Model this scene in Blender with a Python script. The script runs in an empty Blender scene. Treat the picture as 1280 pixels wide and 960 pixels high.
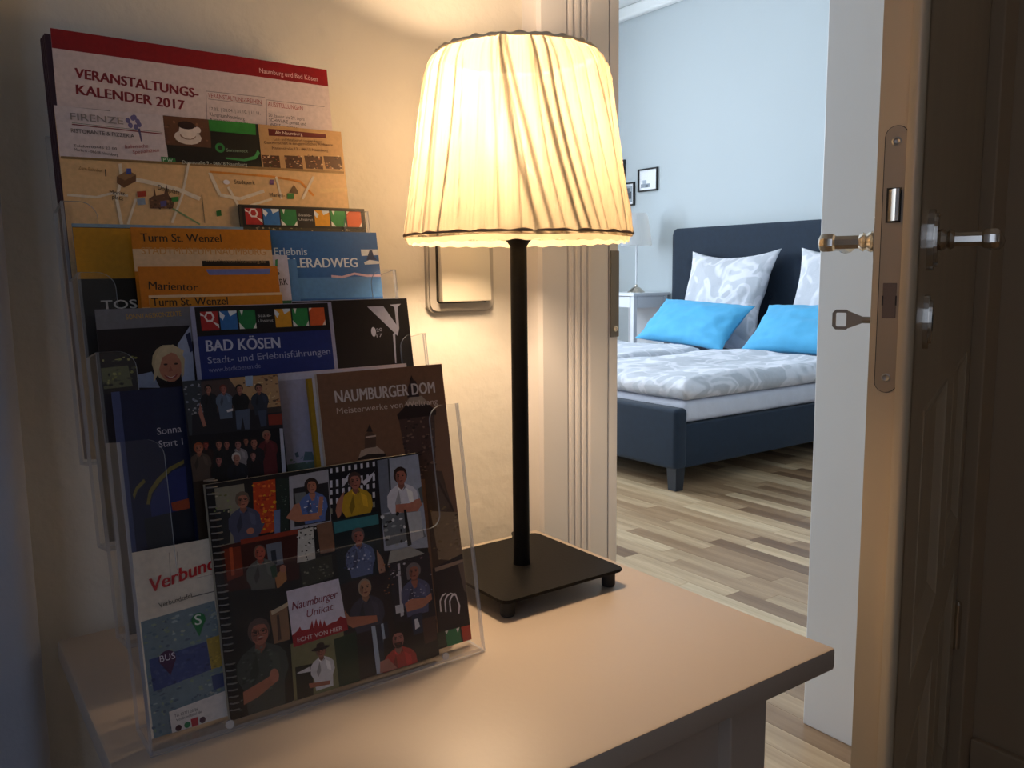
import bpy, bmesh, math, random
from mathutils import Vector, Matrix, noise
random.seed(7)
sc = bpy.context.scene
PI = math.pi
R = math.radians
# ------------------------------------------------------------------ camera
cam_d = bpy.data.cameras.new('camera'); cam = bpy.data.objects.new('camera', cam_d)
sc.collection.objects.link(cam); sc.camera = cam
cam_d.sensor_width = 36; cam_d.lens = 36*1054.34/1280; cam_d.clip_start = .02
yaw, pitch, roll = R(35.494), R(7.53), R(-.671)
fw = Vector((math.sin(yaw)*math.cos(pitch), math.cos(yaw)*math.cos(pitch), -math.sin(pitch)))
rt = Vector((math.cos(yaw), -math.sin(yaw), 0)); up = rt.cross(fw)
r2 = rt*math.cos(roll)+up*math.sin(roll); u2 = -rt*math.sin(roll)+up*math.cos(roll)
cam.matrix_world = Matrix(((r2.x, u2.x, -fw.x, 0), (r2.y, u2.y, -fw.y, 0), (r2.z, u2.z, -fw.z, 1.05), (0, 0, 0, 1)))
# ------------------------------------------------------------------ world, view, large lights
w = bpy.data.worlds.new('sky'); sc.world = w; w.use_nodes = True
bg = w.node_tree.nodes['Background']; bg.inputs[0].default_value = (.72, .84, 1, 1); bg.inputs[1].default_value = .8
sc.view_settings.view_transform = 'Standard'; sc.view_settings.look = 'None'
sc.view_settings.exposure = 0; sc.view_settings.gamma = 1
try:
    sc.cycles.transparent_max_bounces = 32
    sc.cycles.max_bounces = 10
    sc.cycles.diffuse_bounces = 5
    sc.cycles.sample_clamp_indirect = 4
except Exception: pass
def area(name, loc, rot, sx, sy, power, col):
    d = bpy.data.lights.new(name, 'AREA'); d.shape = 'RECTANGLE'; d.size = sx; d.size_y = sy; d.energy = power; d.color = col
    o = bpy.data.objects.new(name, d); o.location = loc; o.rotation_euler = rot; sc.collection.objects.link(o); return o
DAY = (.80, .89, 1.0)
# daylight entering through the two bedroom windows (far wall) and the hall window (left wall)
area('daylight', (.95, 6.5, 1.9), (R(-90), 0, 0), 1.2, 1.9, 195, DAY)
area('daylight', (2.95, 6.5, 1.9), (R(-90), 0, 0), 1.2, 1.9, 160, DAY)
area('daylight', (-1.52, -.9, 1.6), (0, R(-90), 0), 1.6, 1.2, 5.8, (.54, .66, 1.0))
LAMP_POWER = 12.5
LAMP_COL = (1.0, .70, .43)
# ------------------------------------------------------------------ helpers
FR = {}
def lin(c):
    return tuple((x/12.92 if x <= .04045 else ((x+.055)/1.055)**2.4) for x in c)
def hx(s): return lin(tuple(int(s[i:i+2], 16)/255 for i in (0, 2, 4)))
def mat(name, col, rough=.5, metal=0, bump=0, bscale=50, var=0, vscale=8, stretch=None, coat=0, spec=.5, sheen=0):
    m = bpy.data.materials.new(name); m.use_nodes = True; nt = m.node_tree; b = nt.nodes['Principled BSDF']
    b.inputs['Base Color'].default_value = (*col, 1); b.inputs['Roughness'].default_value = rough
    b.inputs['Metallic'].default_value = metal; b.inputs['Coat Weight'].default_value = coat
    b.inputs['Specular IOR Level'].default_value = spec; b.inputs['Sheen Weight'].default_value = sheen
    tc = nt.nodes.new('ShaderNodeTexCoord'); mp = nt.nodes.new('ShaderNodeMapping')
    nt.links.new(tc.outputs['Object'], mp.inputs[0])
    if stretch: mp.inputs['Scale'].default_value = stretch
    if var:
        n = nt.nodes.new('ShaderNodeTexNoise'); n.inputs['Scale'].default_value = vscale; n.inputs['Detail'].default_value = 6
        nt.links.new(mp.outputs[0], n.inputs['Vector'])
        r = nt.nodes.new('ShaderNodeValToRGB'); r.color_ramp.elements[0].position = .3; r.color_ramp.elements[1].position = .7
        r.color_ramp.elements[0].color = (*[max(0, c*(1-var)) for c in col], 1); r.color_ramp.elements[1].color = (*[min(1, c*(1+var)) for c in col], 1)
        nt.links.new(n.outputs[0], r.inputs[0]); nt.links.new(r.outputs[0], b.inputs['Base Color'])
    if bump:
        n2 = nt.nodes.new('ShaderNodeTexNoise'); n2.inputs['Scale'].default_value = bscale; n2.inputs['Detail'].default_value = 5
        nt.links.new(mp.outputs[0], n2.inputs['Vector'])
        bp = nt.nodes.new('ShaderNodeBump'); bp.inputs['Strength'].default_value = bump; bp.inputs['Distance'].default_value = .004
        nt.links.new(n2.outputs[0], bp.inputs['Height']); nt.links.new(bp.outputs[0], b.inputs['Normal'])
    return m
def frame_of(o):
    return FR.get(o.name, Matrix.Identity(4))
def root(name, label, cat, loc=(0, 0, 0), rot=(0, 0, 0), group=None, parent=None, kind=None):
    o = bpy.data.objects.new(name, None); sc.collection.objects.link(o); o.location = loc; o.rotation_euler = rot
    o.empty_display_size = .02
    m = Matrix.Translation(Vector(loc)) @ (Matrix.Rotation(rot[2], 4, 'Z') @ Matrix.Rotation(rot[1], 4, 'Y') @ Matrix.Rotation(rot[0], 4, 'X'))
    FR[o.name] = m
    if label: o['label'] = label
    if cat: o['category'] = cat
    if group: o['group'] = group
    if kind: o['kind'] = kind
    return o
def sub(name, parent):                       # an empty that is a part, in its parent's own frame
    o = bpy.data.objects.new(name, None); sc.collection.objects.link(o); o.parent = parent; o.empty_display_size = .02
    return o
def obj(name, bm, m, parent=None, smooth=False, label=None, cat=None, group=None, kind=None, angle=None):
    me = bpy.data.meshes.new(name)
    if smooth:
        for f in bm.faces: f.smooth = True
    bm.to_mesh(me); bm.free()
    for x in (m if isinstance(m, (list, tuple)) else [m]): me.materials.append(x)
    if smooth and angle:
        try: me.set_sharp_from_angle(angle=angle)
        except Exception: pass
    o = bpy.data.objects.new(name, me); sc.collection.objects.link(o)
    if parent: o.parent = parent
    if label: o['label'] = label
    if cat: o['category'] = cat
    if group: o['group'] = group
    if kind: o['kind'] = kind
    return o
def box(bm, x0, y0, z0, x1, y1, z1, bev=0, seg=2, M=None, mi=0):
    r = bmesh.ops.create_cube(bm, size=1); vs = r['verts']
    for v in vs: v.co = Vector((x0+(v.co.x+.5)*(x1-x0), y0+(v.co.y+.5)*(y1-y0), z0+(v.co.z+.5)*(z1-z0)))
    fs = set(f for v in vs for f in v.link_faces)
    if bev:
        es = set(e for v in vs for e in v.link_edges)
        r = bmesh.ops.bevel(bm, geom=list(es), offset=bev, segments=seg, affect='EDGES', profile=.5)
        fs = set(f for f in r['faces']) | set(f for f in fs if f.is_valid)
        vs = set(v for f in fs for v in f.verts)
    for f in fs: f.material_index = mi
    if M: bmesh.ops.transform(bm, matrix=M, verts=list(vs))
    return bm
def B(*a, **k): return box(bmesh.new(), *a, **k)
def lathe(bm, prof, n=32, M=None, cap=True):
    rings = []
    for r, z in prof:
        rings.append([bm.verts.new((r*math.cos(2*PI*i/n), r*math.sin(2*PI*i/n), z)) for i in range(n)])
    for a, b in zip(rings, rings[1:]):
        for i in range(n): bm.faces.new((a[i], a[(i+1) % n], b[(i+1) % n], b[i]))
    if cap:
        if prof[0][0] > 1e-5: bm.faces.new(rings[0][::-1])
        if prof[-1][0] > 1e-5: bm.faces.new(rings[-1])
    if M: bmesh.ops.transform(bm, matrix=M, verts=[v for r in rings for v in r])
    return bm
def prism(bm, pts, z0, z1, M=None, mi=0):     # polygon in XY extruded in Z
    a = [bm.verts.new((x, y, z0)) for x, y in pts]; b = [bm.verts.new((x, y, z1)) for x, y in pts]
    n = len(pts)
    fs = [bm.faces.new(a[::-1]), bm.faces.new(b)] + [bm.faces.new((a[i], a[(i+1) % n], b[(i+1) % n], b[i])) for i in range(n)]
    for f in fs: f.material_index = mi
    if M: bmesh.ops.transform(bm, matrix=M, verts=a+b)
    return bm
def tube(bm, pts, r, n=8):
    pts = [Vector(p) for p in pts]; rings = []
    for i, p in enumerate(pts):
        d = (pts[min(i+1, len(pts)-1)]-pts[max(i-1, 0)]).normalized()
        u = d.cross(Vector((0, 0, 1))); u = d.cross(Vector((0, 1, 0))) if u.length < .01 else u; u.normalize(); v = d.cross(u)
        rings.append([bm.verts.new(p+(u*math.cos(2*PI*k/n)+v*math.sin(2*PI*k/n))*r) for k in range(n)])
    for a, b in zip(rings, rings[1:]):
        for i in range(n): bm.faces.new((a[i], a[(i+1) % n], b[(i+1) % n], b[i]))
    bm.faces.new(rings[0][::-1]); bm.faces.new(rings[-1]); bmesh.ops.recalc_face_normals(bm, faces=bm.faces[:])
    return bm
def nodes(name):
    m = bpy.data.materials.new(name); m.use_nodes = True; nt = m.node_tree; nt.nodes.clear()
    out = nt.nodes.new('ShaderNodeOutputMaterial'); return m, nt, out
# ------------------------------------------------------------------ materials
M = {}
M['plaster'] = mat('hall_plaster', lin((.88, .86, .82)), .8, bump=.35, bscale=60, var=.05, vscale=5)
M['plaster2'] = mat('pier_plaster_cool_light', lin((.72, .745, .81)), .8, bump=.5, bscale=45, var=.05, vscale=5)  # bluish ambient light beside the stand is mixed into this plaster colour
M['bluewall'] = mat('bedroom_wall_paint', lin((.745, .775, .79)), .85, bump=.08, bscale=120)
M['ceil'] = mat('ceiling_paint', lin((.93, .94, .94)), .9)
M['trim'] = mat('white_gloss_paint', lin((.89, .88, .885)), .38, bump=.12, bscale=30, stretch=(1, 1, .12))
M['door'] = mat('door_gloss_paint', lin((.75, .68, .57)), .35, bump=.15, bscale=60, stretch=(1, 1, .05), var=.05, vscale=12)
M['shadewall'] = mat('shade_darkened_paint', lin((.68, .58, .46)), .7, bump=.1, bscale=40)  # cream paint browned: dimness of the right side put into the colour
M['tablewhite'] = mat('table_lacquer', lin((.75, .69, .63)), .42, bump=.03, bscale=200)
M['black'] = mat('black_lamp_metal', (.008, .0075, .0075), .5, bump=.04, bscale=400, spec=.08)
M['blackrub'] = mat('black_rubber', (.012, .012, .012), .7)
M['chrome'] = mat('polished_nickel', (.60, .54, .46), .2, 1)
M['steel'] = mat('brushed_steel', (.36, .34, .31), .45, 1, bump=.05, bscale=200, stretch=(1, 1, .05))
M['plate'] = mat('painted_lock_plate', lin((.62, .55, .46)), .4, .3)
M['darkhole'] = mat('dark_recess', (.02, .017, .014), .8)
M['keymetal'] = mat('dull_key_metal', (.22, .20, .18), .45, .9)
M['wire'] = mat('wire', (.25, .24, .24), .4, .6)
M['switch'] = mat('switch_plastic', lin((.86, .83, .76)), .35)
M['switchframe'] = mat('switch_frame', lin((.70, .68, .65)), .4)
M['navy'] = mat('navy_upholstery', lin((.075, .14, .21)), .85, bump=.15, bscale=500, var=.12, vscale=30, sheen=.1)
M['navyleg'] = mat('dark_bed_leg', (.012, .016, .024), .5)
M['mattress'] = mat('mattress_sheet', lin((.82, .82, .86)), .85, bump=.3, bscale=40, var=.04, vscale=20)
M['blue'] = mat('turquoise_cotton', lin((.29, .65, .83)), .8, bump=.15, bscale=60, var=.06, vscale=12, sheen=.1)
M['nswhite'] = mat('nightstand_lacquer', lin((.90, .91, .93)), .4)
M['edge'] = mat('paper_edges', lin((.80, .77, .74)), .8)

def linen():
    m, nt, out = nodes('patterned_linen')
    b = nt.nodes.new('ShaderNodeBsdfPrincipled'); b.inputs['Roughness'].default_value = .85
    tc = nt.nodes.new('ShaderNodeTexCoord'); n1 = nt.nodes.new('ShaderNodeTexNoise'); n1.inputs['Scale'].default_value = 5; n1.inputs['Detail'].default_value = 1.5; n1.inputs['Distortion'].default_value = 1.4
    nt.links.new(tc.outputs['Object'], n1.inputs['Vector'])
    r = nt.nodes.new('ShaderNodeValToRGB'); e = r.color_ramp.elements
    e[0].position = .44; e[0].color = (*lin((.76, .77, .80)), 1); e[1].position = .50; e[1].color = (*lin((.88, .88, .91)), 1)
    a = e.new(.56); a.color = (*lin((.89, .89, .92)), 1); c = e.new(.60); c.color = (*lin((.80, .81, .84)), 1)
    nt.links.new(n1.outputs[0], r.inputs[0]); nt.links.new(r.outputs[0], b.inputs['Base Color'])
    n2 = nt.nodes.new('ShaderNodeTexNoise'); n2.inputs['Scale'].default_value = 14; n2.inputs['Detail'].default_value = 5
    nt.links.new(tc.outputs['Object'], n2.inputs['Vector'])
    bp = nt.nodes.new('ShaderNodeBump'); bp.inputs['Strength'].default_value = .5; bp.inputs['Distance'].default_value = .02
    nt.links.new(n2.outputs[0], bp.inputs['Height']); nt.links.new(bp.outputs[0], b.inputs['Normal'])
    nt.links.new(b.outputs[0], out.inputs[0]); return m
M['linen'] = linen()

def oak():
    m, nt, out = nodes('oak_planks')
    b = nt.nodes.new('ShaderNodeBsdfPrincipled'); b.inputs['Roughness'].default_value = .33
    tc = nt.nodes.new('ShaderNodeTexCoord'); mp = nt.nodes.new('ShaderNodeMapping'); mp.inputs['Scale'].default_value = (40, 2.2, 40)
    nt.links.new(tc.outputs['Object'], mp.inputs[0])
    n = nt.nodes.new('ShaderNodeTexNoise'); n.inputs['Scale'].default_value = 1; n.inputs['Detail'].default_value = 6; n.inputs['Distortion'].default_value = .6
    nt.links.new(mp.outputs[0], n.inputs['Vector'])
    oi = nt.nodes.new('ShaderNodeObjectInfo'); ge = nt.nodes.new('ShaderNodeNewGeometry')
    ad = nt.nodes.new('ShaderNodeMath'); ad.operation = 'ADD'; nt.links.new(oi.outputs['Random'], ad.inputs[0]); nt.links.new(ge.outputs['Random Per Island'], ad.inputs[1])
    fr = nt.nodes.new('ShaderNodeMath'); fr.operation = 'FRACT'; nt.links.new(ad.outputs[0], fr.inputs[0])
    r = nt.nodes.new('ShaderNodeValToRGB'); e = r.color_ramp.elements
    e[0].position = 0; e[0].color = (*lin((.48, .365, .27)), 1); e[1].position = 1; e[1].color = (*lin((.85, .75, .61)), 1)
    for p, c in ((.15, (.60, .475, .355)), (.4, (.68, .555, .425)), (.6, (.74, .625, .49)), (.85, (.81, .695, .55))): x = e.new(p); x.color = (*lin(c), 1)
    nt.links.new(fr.outputs[0], r.inputs[0])
    mx = nt.nodes.new('ShaderNodeMixRGB'); mx.blend_type = 'MULTIPLY'; mx.inputs[0].default_value = .7
    r2 = nt.nodes.new('ShaderNodeValToRGB'); r2.color_ramp.elements[0].position = .3; r2.color_ramp.elements[0].color = (.55, .48, .42, 1); r2.color_ramp.elements[1].position = .65; r2.color_ramp.elements[1].color = (1, 1, 1, 1)
    nt.links.new(n.outputs[0], r2.inputs[0]); nt.links.new(r.outputs[0], mx.inputs[1]); nt.links.new(r2.outputs[0], mx.inputs[2])
    nt.links.new(mx.outputs[0], b.inputs['Base Color']); nt.links.new(b.outputs[0], out.inputs[0])
    bp = nt.nodes.new('ShaderNodeBump'); bp.inputs['Strength'].default_value = .1; bp.inputs['Distance'].default_value = .002
    nt.links.new(n.outputs[0], bp.inputs['Height']); nt.links.new(bp.outputs[0], b.inputs['Normal'])
    return m
M['oak'] = oak()

def acrylic(name, tint, gloss, hazemix, rg=.06):
    m, nt, out = nodes(name)
    t = nt.nodes.new('ShaderNodeBsdfTransparent'); t.inputs[0].default_value = (*tint, 1)
    g = nt.nodes.new('ShaderNodeBsdfGlossy'); g.inputs['Roughness'].default_value = rg; g.inputs[0].default_value = (1, 1, 1, 1)
    d = nt.nodes.new('ShaderNodeBsdfDiffuse'); d.inputs[0].default_value = (.75, .78, .85, 1)
    f = nt.nodes.new('ShaderNodeFresnel'); f.inputs[0].default_value = gloss
    a = nt.nodes.new('ShaderNodeMixShader'); a.inputs[0].default_value = hazemix
    nt.links.new(t.outputs[0], a.inputs[1]); nt.links.new(d.outputs[0], a.inputs[2])
    b = nt.nodes.new('ShaderNodeMixShader'); ge = nt.nodes.new('ShaderNodeNewGeometry'); fm = nt.nodes.new('ShaderNodeMath'); fm.operation = 'SUBTRACT'; fm.use_clamp = True
    nt.links.new(f.outputs[0], fm.inputs[0]); nt.links.new(ge.outputs['Backfacing'], fm.inputs[1]); nt.links.new(fm.outputs[0], b.inputs[0]); nt.links.new(a.outputs[0], b.inputs[1]); nt.links.new(g.outputs[0], b.inputs[2])
    nt.links.new(b.outputs[0], out.inputs[0]); return m
M['acrylic'] = acrylic('clear_acrylic', (.985, .985, .985), 1.35, .012)
M['acedge'] = acrylic('acrylic_cut_edge', (.88, .90, .95), 2.0, .42, rg=.22)
M['pane'] = acrylic('window_glass', (.97, .98, .98), 1.4, 0)

def printmat(name, rough):
    m, nt, out = nodes(name)
    b = nt.nodes.new('ShaderNodeBsdfPrincipled'); b.inputs['Roughness'].default_value = rough
    vc = nt.nodes.new('ShaderNodeVertexColor'); vc.layer_name = 'ink'
    tc = nt.nodes.new('ShaderNodeTexCoord'); n = nt.nodes.new('ShaderNodeTexNoise'); n.inputs['Scale'].default_value = 260; n.inputs['Detail'].default_value = 3
    nt.links.new(tc.outputs['Object'], n.inputs['Vector'])
    mr = nt.nodes.new('ShaderNodeMapRange'); mr.inputs[3].default_value = .90; mr.inputs[4].default_value = 1.06; mr.inputs[1].default_value = .3; mr.inputs[2].default_value = .7
    nt.links.new(n.outputs[0], mr.inputs[0])
    mx = nt.nodes.new('ShaderNodeMixRGB'); mx.blend_type = 'MULTIPLY'; mx.inputs[0].default_value = 1
    nt.links.new(vc.outputs[0], mx.inputs[1]); nt.links.new(mr.outputs[0], mx.inputs[2])
    nt.links.new(mx.outputs[0], b.inputs['Base Color']); nt.links.new(b.outputs[0], out.inputs[0]); return m
M['print'] = printmat('offset_print', .38)

def shade_mat(name, tcol, tr, uvsc=1, dc=(.92, .86, .74)):
    m, nt, out = nodes(name)
    uv = nt.nodes.new('ShaderNodeUVMap'); uv.uv_map = 'wrap'
    mp = nt.nodes.new('ShaderNodeMapping'); mp.inputs['Scale'].default_value = (90*uvsc, 1.1, 1)
    n = nt.nodes.new('ShaderNodeTexNoise'); n.inputs['Scale'].default_value = 1; n.inputs['Detail'].default_value = 4; n.inputs['Distortion'].default_value = .3
    nt.links.new(uv.outputs[0], mp.inputs[0]); nt.links.new(mp.outputs[0], n.inputs['Vector'])
    r = nt.nodes.new('ShaderNodeMapRange'); r.inputs[1].default_value = .3; r.inputs[2].default_value = .7; r.inputs[3].default_value = .78; r.inputs[4].default_value = 1.0
    nt.links.new(n.outputs[0], r.inputs[0])
    vc = nt.nodes.new('ShaderNodeVertexColor'); vc.layer_name = 'layers'
    mu = nt.nodes.new('ShaderNodeMath'); mu.operation = 'MULTIPLY'; nt.links.new(r.outputs[0], mu.inputs[0]); nt.links.new(vc.outputs[0], mu.inputs[1])
    mc = nt.nodes.new('ShaderNodeMixRGB'); mc.blend_type = 'MULTIPLY'; mc.inputs[0].default_value = 1; mc.inputs[1].default_value = (*tcol, 1)
    nt.links.new(mu.outputs[0], mc.inputs[2])
    tl = nt.nodes.new('ShaderNodeBsdfTranslucent'); nt.links.new(mc.outputs[0], tl.inputs[0])
    df = nt.nodes.new('ShaderNodeBsdfDiffuse'); df.inputs[0].default_value = (*lin(dc), 1)
    a = nt.nodes.new('ShaderNodeMixShader'); a.inputs[0].default_value = .66
    nt.links.new(df.outputs[0], a.inputs[1]); nt.links.new(tl.outputs[0], a.inputs[2])
    tp = nt.nodes.new('ShaderNodeBsdfTransparent'); tp.inputs[0].default_value = (1, .93, .8, 1)
    k = nt.nodes.new('ShaderNodeMath'); k.operation = 'MULTIPLY'; k.inputs[1].default_value = tr; nt.links.new(mu.outputs[0], k.inputs[0])
    b = nt.nodes.new('ShaderNodeMixShader'); nt.links.new(k.outputs[0], b.inputs[0]); nt.links.new(a.outputs[0], b.inputs[1]); nt.links.new(tp.outputs[0], b.inputs[2])
    nt.links.new(b.outputs[0], out.inputs[0]); return m
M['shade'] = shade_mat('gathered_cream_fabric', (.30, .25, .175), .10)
M['shade2'] = shade_mat('white_lamp_fabric', (.95, .96, .98), .35, dc=(.93, .94, .97))
# ------------------------------------------------------------------ the setting
WY, BY = .80, 1.114            # hall face and bedroom face of the dividing wall
DX0, DX1 = .712, 1.629         # doorway
bm = bmesh.new()
box(bm, -1.45, WY, 0, DX0, BY, 3.2); box(bm, DX1, WY, 0, 1.9, BY, 3.2); box(bm, DX0, WY, 2.25, DX1, BY, 3.2)
box(bm, 1.9, .95, 0, 5.2, BY, 3.2)
obj('wall_front', bm, M['plaster'], kind='structure')
# pier on the left with a rounded plaster arris
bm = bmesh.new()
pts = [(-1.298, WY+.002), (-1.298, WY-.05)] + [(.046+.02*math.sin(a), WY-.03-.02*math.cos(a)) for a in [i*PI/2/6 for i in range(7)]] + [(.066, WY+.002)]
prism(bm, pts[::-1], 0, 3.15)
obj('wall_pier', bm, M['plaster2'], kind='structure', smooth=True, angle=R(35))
obj('wall_right', B(1.70, -2.4, 0, 1.85, WY-.001, 3.19), M['shadewall'], kind='structure')
obj('baseboard_right', B(1.682, -2.38, 0, 1.70, WY-.03, .10, bev=.004), M['shadewall'], kind='structure')
bm = bmesh.new(); box(bm, -1.45, -2.4, 0, -1.3, -1.5, 3.19); box(bm, -1.45, -.3, 0, -1.3, WY-.001, 3.19); box(bm, -1.45, -1.5, 0, -1.3, -.3, .8); box(bm, -1.45, -1.5, 2.4, -1.3, -.3, 3.19)
obj('wall_left', bm, M['plaster'], kind='structure')
obj('wall_back', B(-1.45, -2.55, 0, 1.85, -2.4, 3.19), M['plaster'], kind='structure')
obj('ceiling', B(-1.45, -2.55, 3.2, 5.35, 6.35, 3.3), M['ceil'], kind='structure')
bm = bmesh.new()
for a, b in ((-.4, .35), (1.55, 2.35), (3.55, 5.2)): box(bm, a, 6.2, 0, b, 6.35, 3.2)
for a, b in ((.35, 1.55), (2.35, 3.55)): box(bm, a, 6.2, 0, b, 6.35, .85); box(bm, a, 6.2, 2.85, b, 6.35, 3.2)
obj('wall_bedroom_far', bm, M['bluewall'], kind='structure')
obj('wall_bedroom_right', B(5.05, BY+.002, 0, 5.2, 6.198, 3.198), M['bluewall'], kind='structure')
obj('wall_bedroom_left', B(-.55, BY+.002, 0, -.4, 6.34, 3.198), M['bluewall'], kind='structure')
bm = bmesh.new(); box(bm, -.4, BY, 0, DX0, BY+.004, 3.198); box(bm, DX1, BY, 0, 5.05, BY+.004, 3.198); box(bm, DX0, BY, 2.25, DX1, BY+.004, 3.198)
obj('wall_bedroom_near', bm, M['bluewall'], kind='structure')
# cove between bedroom wall and ceiling
bm = bmesh.new(); box(bm, 4.98, BY+.01, 3.10, 5.049, 6.19, 3.198, bev=.02, seg=3); box(bm, -.39, 6.12, 3.10, 4.98, 6.198, 3.198, bev=.02, seg=3)
obj('trim_ceiling', bm, M['ceil'], kind='structure')
bm = bmesh.new(); box(bm, 5.03, BY+.01, 0, 5.049, 6.19, .12, bev=.003); obj('baseboard_bedroom', bm, M['trim'], kind='structure')
def window(name, P0, P1, ax):
    x0, y0, z0 = P0; x1, y1, z1 = P1
    r = root(name, None, None, (0, 0, 0), kind='structure')
    bm = bmesh.new(); t = .06
    if ax == 'x':
        box(bm, x0, y0, z0, x0+t, y1, z1); box(bm, x1-t, y0, z0, x1, y1, z1); box(bm, x0+t, y0, z0, x1-t, y1, z0+t); box(bm, x0+t, y0, z1-t, x1-t, y1, z1); box(bm, (x0+x1)/2-.03, y0, z0+t, (x0+x1)/2+.03, y1, z1-t)
        g = B(x0+t, (y0+y1)/2-.003, z0+t, x1-t, (y0+y1)/2+.003, z1-t)
    else:
        box(bm, x0, y0, z0, x1, y0+t, z1); box(bm, x0, y1-t, z0, x1, y1, z1); box(bm, x0, y0+t, z0, x1, y1-t, z0+t); box(bm, x0, y0+t, z1-t, x1, y1-t, z1); box(bm, x0, (y0+y1)/2-.03, z0+t, x1, (y0+y1)/2+.03, z1-t)
        g = B((x0+x1)/2-.003, y0+t, z0+t, (x0+x1)/2+.003, y1-t, z1-t)
    obj('window_frame', bm, M['trim'], r); obj('pane', g, M['pane'], r)
window('window_1', (.35, 6.24, .85), (1.55, 6.3, 2.85), 'x')
window('window_2', (2.35, 6.24, .85), (3.55, 6.3, 2.85), 'x')
window('window_3', (-1.41, -1.5, .8), (-1.35, -.3, 2.4), 'y')
# floor with oak strips
fl = obj('floor', B(-1.45, -2.55, -.12, 5.2, 6.35, -.008), M['darkhole'], kind='structure')
rnd = random.Random(3); pl = []
wS = .075; x = -1.295; col = 0
while x < 5.04:
    y = -2.5 + rnd.random()*.6 - .6
    while y < 6.2:
        l = rnd.uniform(.35, .75)
        y0, y1 = max(y, -2.5), min(y+l, 6.19)
        if y1-y0 > .03: pl.append((x, y0, min(x+wS, 5.04), y1))
        y += l
    x += wS
def inwall(x0, y0, x1, y1):     # strips stop at walls; the doorway is open
    if x1 > 1.7 and y0 < WY: return True
    if x0 < -.4 and y1 > BY: return True
    return False
vis, rest = [], []
for p in pl:
    if inwall(*p): continue
    cx, cy = (p[0]+p[2])/2, (p[1]+p[3])/2
    q = cam.matrix_world.inverted() @ Vector((cx, cy, 0))
    sx = 640+1054.34*q.x/-q.z if q.z < 0 else -1; sy = 480-1054.34*q.y/-q.z if q.z < 0 else -1
    (vis if (cy > .9 and 745 < sx < 1075 and 560 < sy < 990) else rest).append((q.length, p))
vis.sort()
rest += vis[290:]; vis = vis[:290]
for d, (x0, y0, x1, y1) in vis:
    bm = B(-(x1-x0)/2+.0004, -(y1-y0)/2+.0005, -.008, (x1-x0)/2-.0004, (y1-y0)/2-.0005, 0)
    o = obj('plank', bm, M['oak'], fl); o.location = ((x0+x1)/2, (y0+y1)/2, rnd.uniform(-.0004, 0))
bm = bmesh.new()
for d, (x0, y0, x1, y1) in rest: box(bm, x0+.0004, y0+.0005, -.008, x1-.0004, y1-.0005, -rnd.uniform(0, .0004))
obj('planks', bm, M['oak'], fl, kind='stuff')

# fluted casing on the left of the doorway
def casing(name, xa, xb, f0, f1, y0=.77):
    bm = bmesh.new(); n = 4; pts = [(xa, WY), (xa, y0+.004), (xa+.004, y0)]
    wv = (f1-f0)/n
    pts.append((f0, y0))
    for i in range(n):
        a = f0+i*wv
        pts += [(a+.0008, y0+.0045), (a+wv*.3, y0+.0055), (a+wv*.42, y0+.001), (a+wv*.7, y0), (a+wv*.98, y0)]
    pts += [(xb-.004, y0), (xb, y0+.004), (xb, WY)]
    prism(bm, pts, 0, 2.25)
    bmesh.ops.recalc_face_normals(bm, faces=bm.faces[:])
    return obj(name, bm, M['trim'], kind='structure')
t1 = casing('trim_1', .590, .6975, .630, .670)
# jamb lining: set in the left reveal with a rebate
obj('trim_2', B(.6976, .772, 0, DX0, BY, 2.25, bev=.001), M['trim'], kind='structure')
obj('trim_3', B(DX1-.012, WY+.02, .0, DX1, BY, 2.25, bev=.002), M['trim'], kind='structure')
obj('trim_5', B(1.648, .772, 0, 1.6995, .7995, 2.25, bev=.003), M['shadewall'], kind='structure')
obj('trim_4', B(.59, .772, 2.252, 1.6995, .7995, 2.38, bev=.003), M['trim'], kind='structure')
# strike plate on the jamb
sp = root('strike_plate', 'grey metal strike plate on the door jamb behind the lamp shade', 'strike plate', (.7055, .7715, .97))
obj('plate', B(-.0072, -.0022, 0, .0062, 0, .105, bev=.0006), mat('grey_strike_metal', (.20, .19, .18), .55, .6), sp)
for z in (.010,):
    bm = lathe(bmesh.new(), [(.0036, 0), (.0036, .0008), (.0022, .0012), (.0018, .0004), (0, .0004)], 14, Matrix.Translation((0, -.0021, z)) @ Matrix.Rotation(R(90), 4, 'X'))
    obj('screw', bm, M['chrome'], sp)

# ------------------------------------------------------------------ door leaf, open into the hall
DA = math.atan2(.367, .863); LOCK = (.767, .423, 0); DL = .942
dr = root('door_1', None, None, LOCK, (0, 0, DA), kind='structure')
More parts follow.
